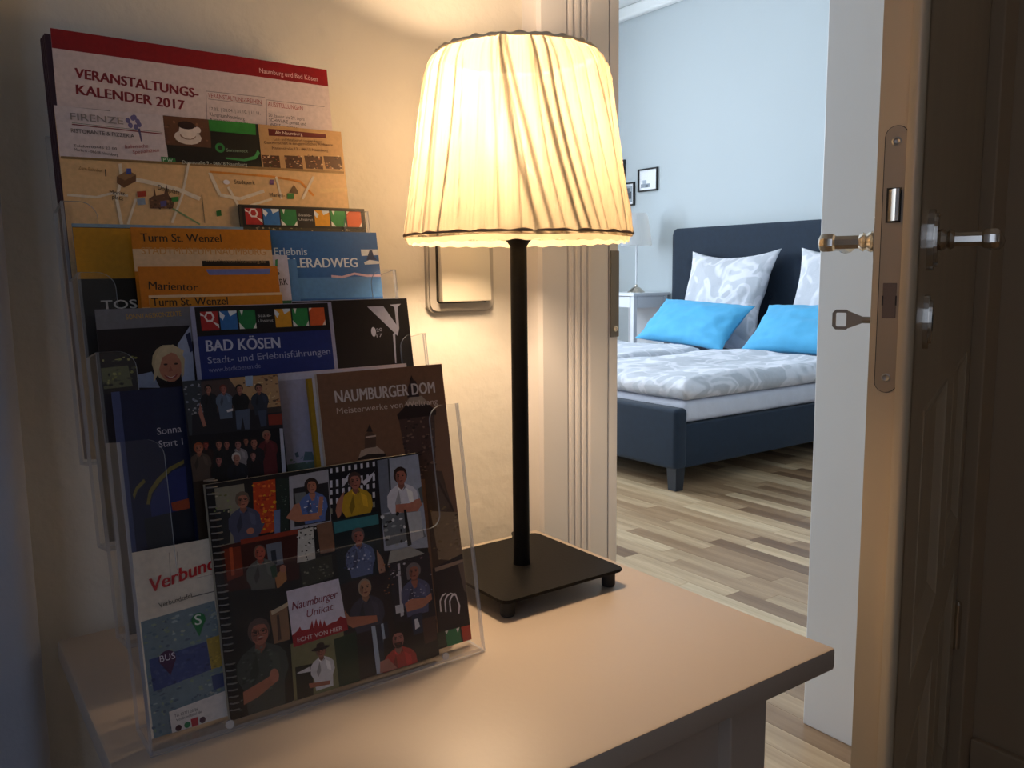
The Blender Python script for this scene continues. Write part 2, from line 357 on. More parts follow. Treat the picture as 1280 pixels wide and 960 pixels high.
# local x: from the lock edge to the hinges, local y: 0 hall face, .040 bedroom face
bm = bmesh.new()
zt = 2.2
rows = [(.14, .50), (.59, .90), (1.50, 2.05)]; cols = [(.115, .415), (.53, .83)]
HF, BF = .0, .040
def facegrid(bm, y, side):
    xs = sorted([0, DL]+[v for c in cols for v in c]); zs = sorted([.008, zt]+[v for r in rows for v in r])
    for i in range(len(xs)-1):
        for j in range(len(zs)-1):
            if (xs[i], xs[i+1]) in cols and (zs[j], zs[j+1]) in rows: continue
            v = [bm.verts.new((a, y, b)) for a, b in ((xs[i], zs[j]), (xs[i+1], zs[j]), (xs[i+1], zs[j+1]), (xs[i], zs[j+1]))]
            bm.faces.new(v if side < 0 else v[::-1])
    for c in cols:          # moulded slopes round each recessed field
        for r_ in rows:
            steps = [(0, 0), (.003, -.001), (.006, .001), (.026, .009), (.028, .010)]
            prev = None
            for off, dp in steps:
                yy = y - side*dp
                q = [bm.verts.new((a, yy, b)) for a, b in ((c[0]+off, r_[0]+off), (c[1]-off, r_[0]+off), (c[1]-off, r_[1]-off), (c[0]+off, r_[1]-off))]
                if prev:
                    for k in range(4):
                        f = [prev[k], prev[(k+1) % 4], q[(k+1) % 4], q[k]]
                        bm.faces.new(f if side < 0 else f[::-1])
                prev = q
facegrid(bm, HF, -1); facegrid(bm, BF, 1)
# edges of the leaf: lip side stepped (rebate)
v = lambda x, y, z: bm.verts.new((x, y, z))
for (xa, ya, xb, yb) in ((0, .014, 0, .040), (DL, .040, DL, 0)):
    bm.faces.new((v(xa, ya, .008), v(xa, ya, zt), v(xb, yb, zt), v(xb, yb, .008)))
bm.faces.new((v(0, 0, zt), v(DL, 0, zt), v(DL, .04, zt), v(0, .04, zt)))
bm.faces.new((v(0, 0, .008), v(0, .04, .008), v(DL, .04, .008), v(DL, 0, .008)))
bmesh.ops.remove_doubles(bm, verts=bm.verts[:], dist=.00005); bmesh.ops.recalc_face_normals(bm, faces=bm.faces[:])
obj('door_leaf', bm, M['door'], dr)
for c in cols:
    for r_ in rows: obj('panel', B(c[0]+.027, .0095, r_[0]+.027, c[1]-.027, .0305, r_[1]-.027, bev=.001, seg=1), M['door'], dr)
# rounded overlapping lip along the lock edge
bm = bmesh.new(); rr = .007; pts = [(.004, .0005), (.004, .014), (-.012, .014)] + [(-.0135+rr-rr*math.cos(a), .0075-rr*math.sin(a)) for a in [i*PI/2/5 for i in range(6)]]
seg = 60
rings = []
for j in range(seg+1):
    z = .008+(zt-.008)*j/seg; wob = .0006*noise.noise(Vector((0, 0, z*9)))
    rings.append([bm.verts.new((x+(wob if x < 0 else 0), y, z)) for x, y in pts])
for a, b in zip(rings, rings[1:]):
    for i in range(len(pts)): bm.faces.new((a[i], a[(i+1) % len(pts)], b[(i+1) % len(pts)], b[i]))
bm.faces.new(rings[0]); bm.faces.new(rings[-1]); bmesh.ops.recalc_face_normals(bm, faces=bm.faces[:])
obj('door_lip', bm, M['door'], dr, smooth=True, angle=R(40))
# lock plate in the edge
ly0, ly1, lz0, lz1 = .0142, .0335, .932, 1.180
lp = sub('lock_plate', dr)
def stadium(w, h, n=10):
    r = w/2
    return [(r*math.cos(a), h/2-r+r*math.sin(a)) for a in [PI*i/n for i in range(n+1)]]+[(r*math.cos(a), -h/2+r+r*math.sin(a)) for a in [PI+PI*i/n for i in range(n+1)]]
EM = Matrix.Translation((0, (ly0+ly1)/2, (lz0+lz1)/2)) @ Matrix(((0, 0, -1, 0), (1, 0, 0, 0), (0, 1, 0, 0), (0, 0, 0, 1)))
bm = prism(bmesh.new(), stadium(.0205, lz1-lz0+.0012), -.0005, .0004, EM); obj('plate_gap', bm, M['darkhole'], lp)
bm = prism(bmesh.new(), stadium(.019, lz1-lz0), -.0005, .0012, EM); obj('face_plate', bm, M['plate'], lp)
for z in (lz1-.014, lz0+.014):
    bm = lathe(bmesh.new(), [(.0042, 0), (.0042, .0006), (.003, .001), (.0016, .0004), (0, .0002)], 16, Matrix.Translation((-.0011, (ly0+ly1)/2, z)) @ Matrix.Rotation(R(-90), 4, 'Y'))
    obj('screw', bm, M['steel'], lp)
ym = (ly0+ly1)/2
obj('latch_opening', B(-.0016, ym-.0065, 1.092, -.0011, ym+.0065, 1.124), M['darkhole'], lp)
bm = prism(bmesh.new(), [(ym-.0055, .0005), (ym-.0055, .011), (ym-.0025, .011), (ym+.0055, .0005)], 1.0935, 1.1225, Matrix(((0, -1, 0, 0), (1, 0, 0, 0), (0, 0, 1, 0), (0, 0, 0, 1))))
bmesh.ops.recalc_face_normals(bm, faces=bm.faces[:]); obj('latch', bm, M['steel'], lp)
bm = bmesh.new(); box(bm, -.0018, ym-.006, 1.003, -.0011, ym+.006, 1.036, bev=.0003, seg=1); obj('bolt', bm, mat('bolt_bronze', (.16, .11, .08), .45, .7), lp)
bm = bmesh.new(); box(bm, -.0022, ym-.0065, 1.015, -.0016, ym-.0052, 1.024); box(bm, -.0022, ym+.0052, 1.015, -.0016, ym+.0065, 1.024); obj('bolt_slot', bm, M['darkhole'], lp)
# lever handles, one on each face
def lever(side, label):
    hd = sub('door_handle', dr); hd['label'] = label
    y = 0 if side < 0 else .040; s = side; X, Z = .068, 1.077
    D = Matrix.Translation((X, y, Z)) @ Matrix(((1, 0, 0, 0), (0, 0, s, 0), (0, 1, 0, 0), (0, 0, 0, 1)))   # local z -> outwards
    ov = [(.0135*math.cos(a), .030*math.sin(a)) for a in [2*PI*i/24 for i in range(24)]]
    bm = bmesh.new(); prism(bm, ov, 0, .006, D); prism(bm, [(a*.8, b*.85) for a, b in ov], .006, .009, D); bmesh.ops.recalc_face_normals(bm, faces=bm.faces[:]); obj('rosette', bm, M['chrome'], hd)
    for q in (-.024, .024):
        obj('screw', lathe(bmesh.new(), [(.0025, .006), (.0025, .0095), (0, .0105)], 10, D @ Matrix.Translation((0, q, 0))), M['chrome'], hd)
    bm = lathe(bmesh.new(), [(.0095, .008), (.0108, .012), (.0095, .015), (.0078, .017), (.0098, .020), (.0082, .023), (.0070, .024)], 20, D); obj('collar', bm, M['chrome'], hd, smooth=True, angle=R(40))
    bm = lathe(bmesh.new(), [(.0072, .022), (.0072, .050)], 8, D @ Matrix.Rotation(R(22.5), 4, 'Z')); obj('neck', bm, M['chrome'], hd)
    # grip: chunky faceted cap at the elbow, bar running towards the hinges
    bm = lathe(bmesh.new(), [(.0060, .046), (.0095, .049), (.0100, .053), (.0100, .059), (.0085, .062), (.0045, .064)], 8, D @ Matrix.Rotation(R(22.5), 4, 'Z'))
    G = Matrix.Translation((X, y+s*.0545, Z)) @ Matrix.Rotation(R(90), 4, 'Y')
    lathe(bm, [(.0068, .0), (.0068, .030), (.0078, .034), (.0074, .060), (.0088, .092), (.0100, .098), (.0096, .108), (.006, .112), (0, .113)], 12, G)
    bmesh.ops.recalc_face_normals(bm, faces=bm.faces[:]); obj('grip', bm, M['chrome'], hd, smooth=True, angle=R(30))
lever(-1, 'polished lever handle on the dark hall side of the door')
lever(1, 'polished lever handle peeking out past the door edge')
def escutcheon(side):
    y = 0 if side < 0 else .040; s = side
    D = Matrix.Translation((.066, y, .996)) @ Matrix(((1, 0, 0, 0), (0, 0, s, 0), (0, 1, 0, 0), (0, 0, 0, 1)))
    ov = [(.011*math.cos(a), .027*math.sin(a)) for a in [2*PI*i/24 for i in range(24)]]
    e = sub('keyhole_plate', dr)
    bm = bmesh.new(); prism(bm, ov, 0, .005, D); prism(bm, [(a*.7, b*.8) for a, b in ov], .005, .008, D); bmesh.ops.recalc_face_normals(bm, faces=bm.faces[:]); obj('oval_plate', bm, M['chrome'], e)
    kh = [(.003*math.cos(a), .004+.003*math.sin(a)) for a in [PI*i/8-.3 for i in range(10)]]+[(-.0017, -.009), (.0017, -.009)]
    obj('keyhole', prism(bmesh.new(), kh, .0078, .0083, D), M['darkhole'], e)
escutcheon(-1); escutcheon(1)
for z in (.3, 1.9):
    bm = lathe(bmesh.new(), [(.008, 0), (.008, .09), (.005, .096), (0, .098)], 14, Matrix.Translation((DL+.003, -.004, z))); obj('hinge', bm, M['chrome'], dr)
# key
kd = Matrix.Translation(Vector(LOCK)) @ Matrix.Rotation(DA, 4, 'Z')
kp = kd @ Vector((.066, .0485, .997))
ky = root('door_key', 'grey metal key with a square bow sticking out of the bedroom-side keyhole', 'key', kp, (0, 0, DA))
bm = bmesh.new()
def ring(bm, outer, inner, x0, x1):
    n = len(outer); V = []
    for x in (x0, x1): V.append([[bm.verts.new((x, a, b)) for a, b in P] for P in (outer, inner)])
    for i in range(n):
        j = (i+1) % n
        bm.faces.new((V[0][0][i], V[0][0][j], V[0][1][j], V[0][1][i])); bm.faces.new((V[1][0][j], V[1][0][i], V[1][1][i], V[1][1][j]))
        bm.faces.new((V[0][0][j], V[0][0][i], V[1][0][i], V[1][0][j])); bm.faces.new((V[0][1][i], V[0][1][j], V[1][1][j], V[1][1][i]))
def octa(y0, y1, h, c): return [(y0, -h+c), (y0+c, -h), (y1-c, -h), (y1, -h+c), (y1, h-c), (y1-c, h), (y0+c, h), (y0, h-c)]
ring(bm, octa(.021, .0385, .0105, .0035), octa(.0245, .0350, .0072, .001), -.0012, .0012)
bmesh.ops.recalc_face_normals(bm, faces=bm.faces[:]); obj('bow', bm, M['keymetal'], ky)
bm = prism(bmesh.new(), [(-.009, -.003), (.008, -.003), (.0225, -.009), (.0225, .009), (.008, .003), (-.009, .003)], -.0013, .0013, Matrix(((0, 0, 1, 0), (1, 0, 0, 0), (0, 1, 0, 0), (0, 0, 0, 1))))
lathe(bm, [(.0034, -.02), (.0034, .009)], 12, Matrix.Rotation(R(-90), 4, 'X'))
bmesh.ops.recalc_face_normals(bm, faces=bm.faces[:]); obj('shank', bm, M['keymetal'], ky)

# ------------------------------------------------------------------ light switch
sw = root('light_switch', 'cream rocker light switch in a grey frame on the wall behind the lamp', 'light switch', (.4995, WY, 1.0505))
bm = bmesh.new()
def rrect(w, h, r, n=5, cx=0, cz=0):
    p = []
    for qx, qz, a0 in ((1, 1, 0), (-1, 1, 90), (-1, -1, 180), (1, -1, 270)):
        for i in range(n+1):
            a = R(a0+90*i/n); p.append((cx+qx*(w/2-r)+r*math.cos(a), cz+qz*(h/2-r)+r*math.sin(a)))
    return p
YM = Matrix(((1, 0, 0, 0), (0, 0, -1, 0), (0, 1, 0, 0), (0, 0, 0, 1)))   # xy polygon -> xz, z -> -y
prism(bm, rrect(.086, .086, .010), 0, .005, YM); prism(bm, rrect(.082, .082, .009), .005, .0075, YM); bmesh.ops.recalc_face_normals(bm, faces=bm.faces[:])
obj('frame', bm, M['switchframe'], sw)
obj('gap', prism(bmesh.new(), rrect(.0665, .066, .004), .0074, .0079, YM), M['darkhole'], sw)
bm = bmesh.new()
box(bm, -.0315, -.0145, -.0315, .0325, -.0075, .0325, bev=.002)
for q in bm.verts:
    if q.co.y < -.012: q.co.y -= .0035*(-q.co.z/.032) if q.co.z < 0 else 0
obj('rocker', bm, M['switch'], sw, smooth=True, angle=R(40))

# ------------------------------------------------------------------ side table
TX0, TX1, TY0, TY1, TZ = .078, .580, .372, .768, .75
tb = root('side_table', 'cream lacquered side table with square legs standing against the hall wall', 'table', ((TX0+TX1)/2, (TY0+TY1)/2, 0))
Ti = Matrix.Translation((-(TX0+TX1)/2, -(TY0+TY1)/2, 0))
obj('tabletop', B(TX0, TY0, TZ-.0185, TX1, TY1, TZ, bev=.0025, M=Ti), M['tablewhite'], tb, smooth=True, angle=R(40))
for (a, b) in ((TX0+.035, TY0+.038), (TX1-.079, TY0+.038), (TX0+.035, TY1-.062), (TX1-.079, TY1-.062)):
    obj('leg', B(a, b, .001, a+.044, b+.044, TZ-.0187, bev=.0015, M=Ti), M['tablewhite'], tb)
for (a, b, c_, d_) in ((TX0+.079, TY0+.050, TX1-.079, TY0+.068), (TX0+.079, TY1-.05, TX1-.079, TY1-.032), (TX0+.047, TY0+.082, TX0+.065, TY1-.062), (TX1-.065, TY0+.082, TX1-.047, TY1-.062)):
    obj('apron', B(a, b, TZ-.20, c_, d_, TZ-.0187, M=Ti), M['tablewhite'], tb)

# ------------------------------------------------------------------ table lamp
LX, LY = .467, .642
lam = root('table_lamp', 'lit table lamp with a cream gathered fabric shade on a square black base', 'lamp', (LX, LY, TZ))
hb = .0705
bm = prism(bmesh.new(), rrect(2*hb, 2*hb, .006), .0155, .0185); bmesh.ops.bevel(bm, geom=[e for e in bm.edges if abs(e.verts[0].co.z-e.verts[1].co.z) < 1e-6], offset=.0008, segments=2, affect='EDGES')
obj('base', bm, M['black'], lam)
for a, b in ((-1, -1), (1, -1), (-1, 1), (1, 1)):
    obj('foot', lathe(bmesh.new(), [(.0058, .0003), (.0066, .002), (.0066, .0158)], 20, Matrix.Translation((a*(hb-.011), b*(hb-.011), 0))), M['blackrub'], lam, smooth=True, angle=R(40))
bm = lathe(bmesh.new(), [(.0085, .018), (.0080, .024), (.0078, .32), (.0078, .324), (.0105, .328), (.0165, .334), (.0185, .341), (.0182, .345), (.010, .346)], 32)
obj('pole', bm, M['black'], lam, smooth=True, angle=R(40))
bm = lathe(bmesh.new(), [(.012, .345), (.013, .37), (.013, .40), (.010, .402)], 24); obj('bulb_socket', bm, M['switch'], lam, smooth=True, angle=R(40))
bulbm, nt, out = nodes('warm_bulb'); em = nt.nodes.new('ShaderNodeEmission'); em.inputs[0].default_value = (1, .78, .48, 1); em.inputs[1].default_value = 7; nt.links.new(em.outputs[0], out.inputs[0])
bo = bmesh.new(); bmesh.ops.create_uvsphere(bo, u_segments=20, v_segments=14, radius=.019)
bmesh.ops.transform(bo, matrix=Matrix.Translation((-.008, .006, .422)) @ Matrix.Diagonal((1, 1, 1.25, 1)), verts=bo.verts[:])
bulb = obj('bulb', bo, bulbm, lam, smooth=True); bulb.visible_shadow = True
ld = bpy.data.lights.new('lamp_light', 'POINT'); ld.energy = LAMP_POWER; ld.color = LAMP_COL; ld.shadow_soft_size = .036
lo = bpy.data.objects.new('lamp_light', ld); lo.parent = lam; lo.location = (-.011, .008, .424); sc.collection.objects.link(lo)
def shade(name, zb, zt_, rb, rt_, parent, m, seed, nfold, dark=1.0, NA=540, NZ=40):
    rn = random.Random(seed); bm = bmesh.new()
    uvl = bm.loops.layers.uv.new('wrap'); cl = bm.loops.layers.color.new('layers')
    folds = []
    for i in range(nfold):
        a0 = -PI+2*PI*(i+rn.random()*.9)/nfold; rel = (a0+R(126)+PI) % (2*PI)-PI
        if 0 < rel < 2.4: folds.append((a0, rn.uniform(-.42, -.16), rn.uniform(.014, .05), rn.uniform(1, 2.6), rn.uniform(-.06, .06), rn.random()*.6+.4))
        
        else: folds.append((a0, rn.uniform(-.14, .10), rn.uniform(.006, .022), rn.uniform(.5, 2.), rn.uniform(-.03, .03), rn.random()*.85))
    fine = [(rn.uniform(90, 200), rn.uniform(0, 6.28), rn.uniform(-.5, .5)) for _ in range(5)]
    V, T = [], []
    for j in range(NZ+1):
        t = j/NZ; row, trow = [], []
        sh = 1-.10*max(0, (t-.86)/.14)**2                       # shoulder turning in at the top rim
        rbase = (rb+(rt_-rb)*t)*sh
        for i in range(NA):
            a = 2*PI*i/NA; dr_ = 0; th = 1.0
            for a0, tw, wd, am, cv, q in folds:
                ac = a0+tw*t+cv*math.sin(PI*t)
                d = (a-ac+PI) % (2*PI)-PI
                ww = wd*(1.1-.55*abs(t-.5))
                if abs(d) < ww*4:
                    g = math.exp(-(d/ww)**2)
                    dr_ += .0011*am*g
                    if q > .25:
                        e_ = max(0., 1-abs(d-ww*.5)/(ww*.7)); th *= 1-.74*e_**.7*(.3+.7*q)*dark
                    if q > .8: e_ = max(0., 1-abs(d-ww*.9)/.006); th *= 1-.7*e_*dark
            for f, ph, sk in fine: dr_ += .00014*math.sin(f*a+ph+sk*t*8)
            ends = min(1, t/.03, (1-t)/.02)
            r = rbase+dr_*(.35+.65*ends)
            row.append(bm.verts.new((r*math.cos(a), r*math.sin(a), zb+(zt_-zb)*t+.0006*math.sin(a*7)*(1 if t < .01 or t > .99 else 0)))); trow.append(th)
        V.append(row); T.append(trow)
    for j in range(NZ):
        for i in range(NA):
            k = (i+1) % NA
            f = bm.faces.new((V[j][i], V[j][k], V[j+1][k], V[j+1][i])); f.smooth = True
            for lp_, (jj, ii, uu) in zip(f.loops, ((j, i, i), (j, k, i+1), (j+1, k, i+1), (j+1, i, i))):
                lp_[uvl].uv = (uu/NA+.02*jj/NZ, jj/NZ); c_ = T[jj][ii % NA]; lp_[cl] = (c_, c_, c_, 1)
    o = obj(name, bm, m, parent, smooth=True); return o
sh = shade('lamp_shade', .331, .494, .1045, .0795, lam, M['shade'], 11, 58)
# rolled hems, top ruche
def hem(z, r, rr, parent, m, wob=.0006, n=240, name='hem'):
    bm = bmesh.new(); rings = []
    for i in range(n):
        a = 2*PI*i/n; k = wob*(math.sin(a*37)+math.sin(a*23+1))
        rings.append([bm.verts.new(((r+(rr+k*.5)*math.cos(b))*math.cos(a), (r+(rr+k*.5)*math.cos(b))*math.sin(a), z+k*.6+(rr+k)*math.sin(b))) for b in [2*PI*q/6 for q in range(6)]])
    for i in range(n):
        A, C = rings[i], rings[(i+1) % n]
        for q in range(6): bm.faces.new((A[q], C[q], C[(q+1) % 6], A[(q+1) % 6]))
    bmesh.ops.recalc_face_normals(bm, faces=bm.faces[:]); return obj(name, bm, m, parent, smooth=True)
M['hem'] = mat('hem_cord', lin((.60, .50, .40)), .8)
hem(.334, .1052, .0012, lam, M['hem'], wob=.0003)
hem(.494, .0722, .0018, lam, mat('ruched_top_hem', lin((.95, .90, .80)), .8), wob=.0004)
# spider ring and the lining strip seen below the lower hem
bm = bmesh.new(); rg = []
NA = 240
for z, r in ((.333, .1040), (.3265, .1015)): rg.append([bm.verts.new((r*math.cos(2*PI*i/NA), r*math.sin(2*PI*i/NA), z+.0007*math.sin(i*.9))) for i in range(NA)])
for i in range(NA): bm.faces.new((rg[0][i], rg[0][(i+1) % NA], rg[1][(i+1) % NA], rg[1][i]))
ul = bm.loops.layers.uv.new('wrap'); cl = bm.loops.layers.color.new('layers')
for f in bm.faces:
    for l in f.loops: l[cl] = (1, 1, 1, 1); l[ul].uv = (math.atan2(l.vert.co.y, l.vert.co.x)/6.283, .5)
obj('inner_hem', bm, M['shade'], lam, smooth=True)
bm = bmesh.new()
for k in range(3):
    a = 2*PI*k/3+.4; tube(bm, [(.012*math.cos(a), .012*math.sin(a), .400), (.06*math.cos(a), .06*math.sin(a), .36), (.1035*math.cos(a), .1035*math.sin(a), .335)], .0012, 6)
obj('shade_ring', bm, M['wire'], lam)
# power cord at the back of the base
bm = tube(bmesh.new(), [(.055, .0705, .013), (.057, .080, .009), (.062, .092, .0045), (.068, .105, .0042), (.075, .118, .004)], .003, 8)
obj('cord', bm, M['blackrub'], lam, smooth=True)
bm = B(.043, .066, .004, .062, .079, .0185, bev=.003); obj('cord_grip', bm, M['blackrub'], lam)

# ------------------------------------------------------------------ acrylic brochure stand
LEAN = R(9.6); SX0, SX1 = .100, .3525; PD, PS = .0405, .061
st = root('brochure_stand', 'clear acrylic four-tier brochure stand filled with leaflets, standing on the table', 'brochure stand', (0, .535, TZ+.0008), (-LEAN, 0, 0))
# stand frame: x along the table, z up the lean, +y away from the viewer; n-th pocket at y=PD*n, z=PS*n
TH = .0022; TL = math.tan(LEAN)
HY = .0  # lift so that the lowest rear edge clears the table
def front_panel(y, z0, z1):
    x0, x1 = SX0, SX1; e = .0245 if y > .03 else .0275; zc = z0+.105; r = .012; q = .010
    pts = [(x0, z0), (x1, z0), (x1, z1)]
    def arc(cx, cz, rr, a0, a1, n=6): return [(cx+rr*math.cos(R(a0+(a1-a0)*i/n)), cz+rr*math.sin(R(a0+(a1-a0)*i/n))) for i in range(n+1)]
    pts += arc(x1-e+r, z1-r, r, 90, 180)
    pts += arc(x1-e-q, zc+q, q, 0, -90)
    pts += arc(x0+e+q, zc+q, q, -90, -180)
    pts += arc(x0+e-r, z1-r, r, 0, 90)
    pts += [(x0, z1)]
    bm = bmesh.new()
    a = [bm.verts.new((x, y, z)) for x, z in pts]; b = [bm.verts.new((x, y+TH, z)) for x, z in pts]; n = len(pts)
    f1 = bm.faces.new(a); f2 = bm.faces.new(b[::-1]); f1.material_index = f2.material_index = 0
    for i in range(n):
        f = bm.faces.new((a[(i+1) % n], a[i], b[i], b[(i+1) % n])); f.material_index = 1
    bmesh.ops.recalc_face_normals(bm, faces=bm.faces[:])
    return bm
AC = [M['acrylic'], M['acedge']]
def edgebox(x0, y0, z0, x1, y1, z1, thin):
    bm = B(x0, y0, z0, x1, y1, z1)
    for f in bm.faces:
        n = f.normal; f.normal_update(); n = f.normal
        f.material_index = 0 if abs(n[thin]) > .9 else 1
    return bm
for k in range(4):
    y, z = PD*k, PS*k
    obj('front_panel', front_panel(y, z, z+.199), AC, st)
    for xx in (SX0, SX1-TH):
        bm = bmesh.new(); yb = y+PD
        zl = TL if k == 0 else 0
        pts = [(y+TH, z+zl*TH), (yb-.0004, z+zl*PD), (yb-.0004, z+.199), (y+TH, z+.199)]
        a = [bm.verts.new((xx, p, s)) for p, s in pts]; b = [bm.verts.new((xx+TH, p, s)) for p, s in pts]; n = len(pts)
        bm.faces.new(a).material_index = 0; bm.faces.new(b[::-1]).material_index = 0
        for i in range(n): bm.faces.new((a[(i+1) % n], a[i], b[i], b[(i+1) % n])).material_index = 1
        bmesh.ops.recalc_face_normals(bm, faces=bm.faces[:])
        obj('side_panel', bm, AC, st)
    fb = edgebox(SX0+TH, y+TH, z, SX1-TH, y+PD-.0004, z+TH, 2)
    if k == 0:
        for q in fb.verts: q.co.z += q.co.y*TL
    obj('pocket_floor', fb, AC, st)
obj('back_panel', edgebox(SX0, PD*4, PS*3, SX1, PD*4+TH, PS*3+.26, 1), AC, st)
obj('back_foot', edgebox(SX0+.03, PD*4, (PD*4+TH)*TL, SX1-.03, PD*4+TH, PS*3-.0002, 1), AC, st)
for xx in (.150, .316): obj('joint', lathe(bmesh.new(), [(.0028, -.0012), (.0028, .0002)], 14, Matrix.Translation((xx, -.0004, .0055)) @ Matrix.Rotation(R(90), 4, 'X')), M['acedge'], st)

# ------------------------------------------------------------------ printed matter
class Pic:
    def __init__(s): s.bm = bmesh.new(); s.cl = s.bm.loops.layers.float_color.new('ink') if hasattr(s.bm.loops.layers, 'float_color') else s.bm.loops.layers.color.new('ink'); s.k = 0
    def poly(s, pts, col, y=None):
        s.k += 1; yy = -(.00008+s.k*.0000022) if y is None else y
        vs = []
        for x, z in pts:
            x = min(max(x/1000, 0), s.w); z = min(max(z/1000, 0), s.h)
            if vs and abs(vs[-1][0]-x) < 1e-7 and abs(vs[-1][1]-z) < 1e-7: continue
            vs.append((x, z))
        if len(vs) > 2 and vs[0] == vs[-1]: vs.pop()
        if len(vs) < 3: return
        ar = sum(vs[i][0]*vs[(i+1) % len(vs)][1]-vs[(i+1) % len(vs)][0]*vs[i][1] for i in range(len(vs)))
        if abs(ar) < 1e-9: return
        if ar > 0: pass
        else: vs = vs[::-1]
        f = s.bm.faces.new([s.bm.verts.new((x, yy, z)) for x, z in vs])
        c = hx(col)
        for l in f.loops: l[s.cl] = (*c, 1)
    def ell(s, x, z, rx, rz, col, n=14): s.poly([(x+rx*math.cos(2*PI*i/n), z+rz*math.sin(2*PI*i/n)) for i in range(n)], col)
def dk(c, k): return ''.join('%02x' % max(0, min(255, int(int(c[i:i+2], 16)*k))) for i in (0, 2, 4))
CURS = {}
def glyphs(txt, bold=0):
    if txt in CURS: return CURS[txt]
    cu = bpy.data.curves.new('t', 'FONT'); cu.body = txt;  cu.size = 1; cu.resolution_u = 3
    o = bpy.data.objects.new('t', cu); sc.collection.objects.link(o)
    dg = bpy.context.evaluated_depsgraph_get(); me = o.evaluated_get(dg).to_mesh()
    V = [(q.co.x, q.co.y) for q in me.vertices]; F = [tuple(p.vertices) for p in me.polygons]
    o.evaluated_get(dg).to_mesh_clear(); bpy.data.objects.remove(o); bpy.data.curves.remove(cu)
    CURS[txt] = (V, F); return CURS[txt]
CAP = max(q[1] for q in glyphs('H')[0])
def portrait(p, x, z, r, zb, skin, hair, shirt, st_, rnd):
    # shoulders and body
    sw_ = r*2.1; tz = z-r*1.25
    body = [(x-r*.45, z-r*.9), (x-sw_*.75, tz-r*.25), (x-sw_, tz-r*.9), (x-sw_*1.05, tz-r*2.2), (x-sw_*.82, max(zb, tz-r*3.2)), (x-sw_*.75, zb), (x+sw_*.75, zb), (x+sw_*.82, max(zb, tz-r*3.2)), (x+sw_*1.05, tz-r*2.2), (x+sw_, tz-r*.9), (x+sw_*.75, tz-r*.25), (x+r*.45, z-r*.9)]
    body = [(a, max(b, zb)) for a, b in body]
    p.poly(body, shirt)
    p.poly([(x-sw_*.2, tz-r*.4), (x-sw_*.55, tz-r*2), (x-sw_*.45, max(zb, tz-r*3)), (x-sw_*.15, max(zb, tz-r*2))], dk(shirt, .72))
    p.poly([(x+sw_*.3, tz-r*.3), (x+sw_*.7, tz-r*.9), (x+sw_*.72, max(zb, tz-r*2.4)), (x+sw_*.4, max(zb, tz-r*2))], dk(shirt, 1.18))
    p.poly([(x-r*.4, z-r*.5), (x+r*.4, z-r*.5), (x+r*.45, tz), (x, tz-r*.45), (x-r*.45, tz)], dk(skin, .8))
    if st_ in 'w': p.poly([(x-r*.55, tz+r*.1), (x+r*.55, tz+r*.1), (x+r*.2, tz-r*.9), (x-r*.2, tz-r*.9)], skin)
    else: p.poly([(x-r*.5, tz+r*.1), (x-r*.1, tz-r*.6), (x-r*.55, tz-r*.2)], dk(shirt, 1.3)); p.poly([(x+r*.5, tz+r*.1), (x+r*.1, tz-r*.6), (x+r*.55, tz-r*.2)], dk(shirt, .6))
    # head
    hr_ = 1.12 if st_ != 'w' else 1.3
    if st_ != 'b': p.ell(x, z+r*.18, r*.86*hr_, r*1.08, hair)
    else: p.ell(x, z+r*.06, r*.86, r*1.05, hair)
    if st_ == 'w': p.poly([(x-r*1.05, z+r*.2), (x-r*.5, z+r*.5), (x-r*.6, z-r*.9), (x-r*1.05, z-r*.8)], hair)
    p.ell(x+r*.05, z-r*.08, r*.72, r*.95, skin)
    p.poly([(x-r*.66, z-r*.1), (x-r*.45, z+r*.5), (x-r*.15, z+r*.3), (x-r*.25, z-r*.7), (x-r*.55, z-r*.5)], dk(skin, .78))
    if st_ != 'b': p.poly([(x-r*.75, z+r*.15), (x-r*.5, z+r*.62), (x, z+r*.72), (x+r*.55, z+r*.62), (x+r*.78, z+r*.15), (x+r*.8, z+r*.9), (x, z+r*1.22), (x-r*.8, z+r*.9)], hair)
    for q in (-.28, .36):
        p.ell(x+q*r, z+r*.08, r*.13, r*.08, '1c1210', 8)
        p.poly([(x+(q-.2)*r, z+r*.24), (x+(q+.2)*r, z+r*.24), (x+(q+.18)*r, z+r*.32), (x+(q-.18)*r, z+r*.3)], dk(hair, .6))
    if st_ == 'g':
        for q in (-.3, .38):
            n = 10; p.poly([(x+q*r-r*.3, z+r*.2), (x+q*r+r*.3, z+r*.2), (x+q*r+r*.3, z+r*.14), (x+q*r-r*.3, z+r*.14)], '141010'); p.poly([(x+q*r-r*.26, z-r*.12), (x+q*r+r*.26, z-r*.12), (x+q*r+r*.24, z-r*.17), (x+q*r-r*.24, z-r*.17)], '2c2020')
            p.poly([(x+q*r+r*.24, z+r*.2), (x+q*r+r*.3, z+r*.2), (x+q*r+r*.28, z-r*.15), (x+q*r+r*.22, z-r*.15)], '141010')
        p.poly([(x-r*.2, z-r*.44), (x+r*.08, z-r*.3), (x+r*.4, z-r*.42), (x+r*.1, z-r*.38)], 'b8b0a8') if r > 6 else None
    p.poly([(x+r*.02, z+r*.05), (x+r*.2, z-r*.28), (x-r*.04, z-r*.28)], dk(skin, .85))
    if st_ == 'd': p.poly([(x-r*.5, z-r*.35), (x+r*.6, z-r*.35), (x+r*.4, z-r*.95), (x, z-r*1.05), (x-r*.35, z-r*.9)], dk(hair, 1.5))
    p.poly([(x-r*.22, z-r*.48), (x+r*.32, z-r*.46), (x+r*.2, z-r*.6), (x-r*.1, z-r*.6)], '6c2c28')
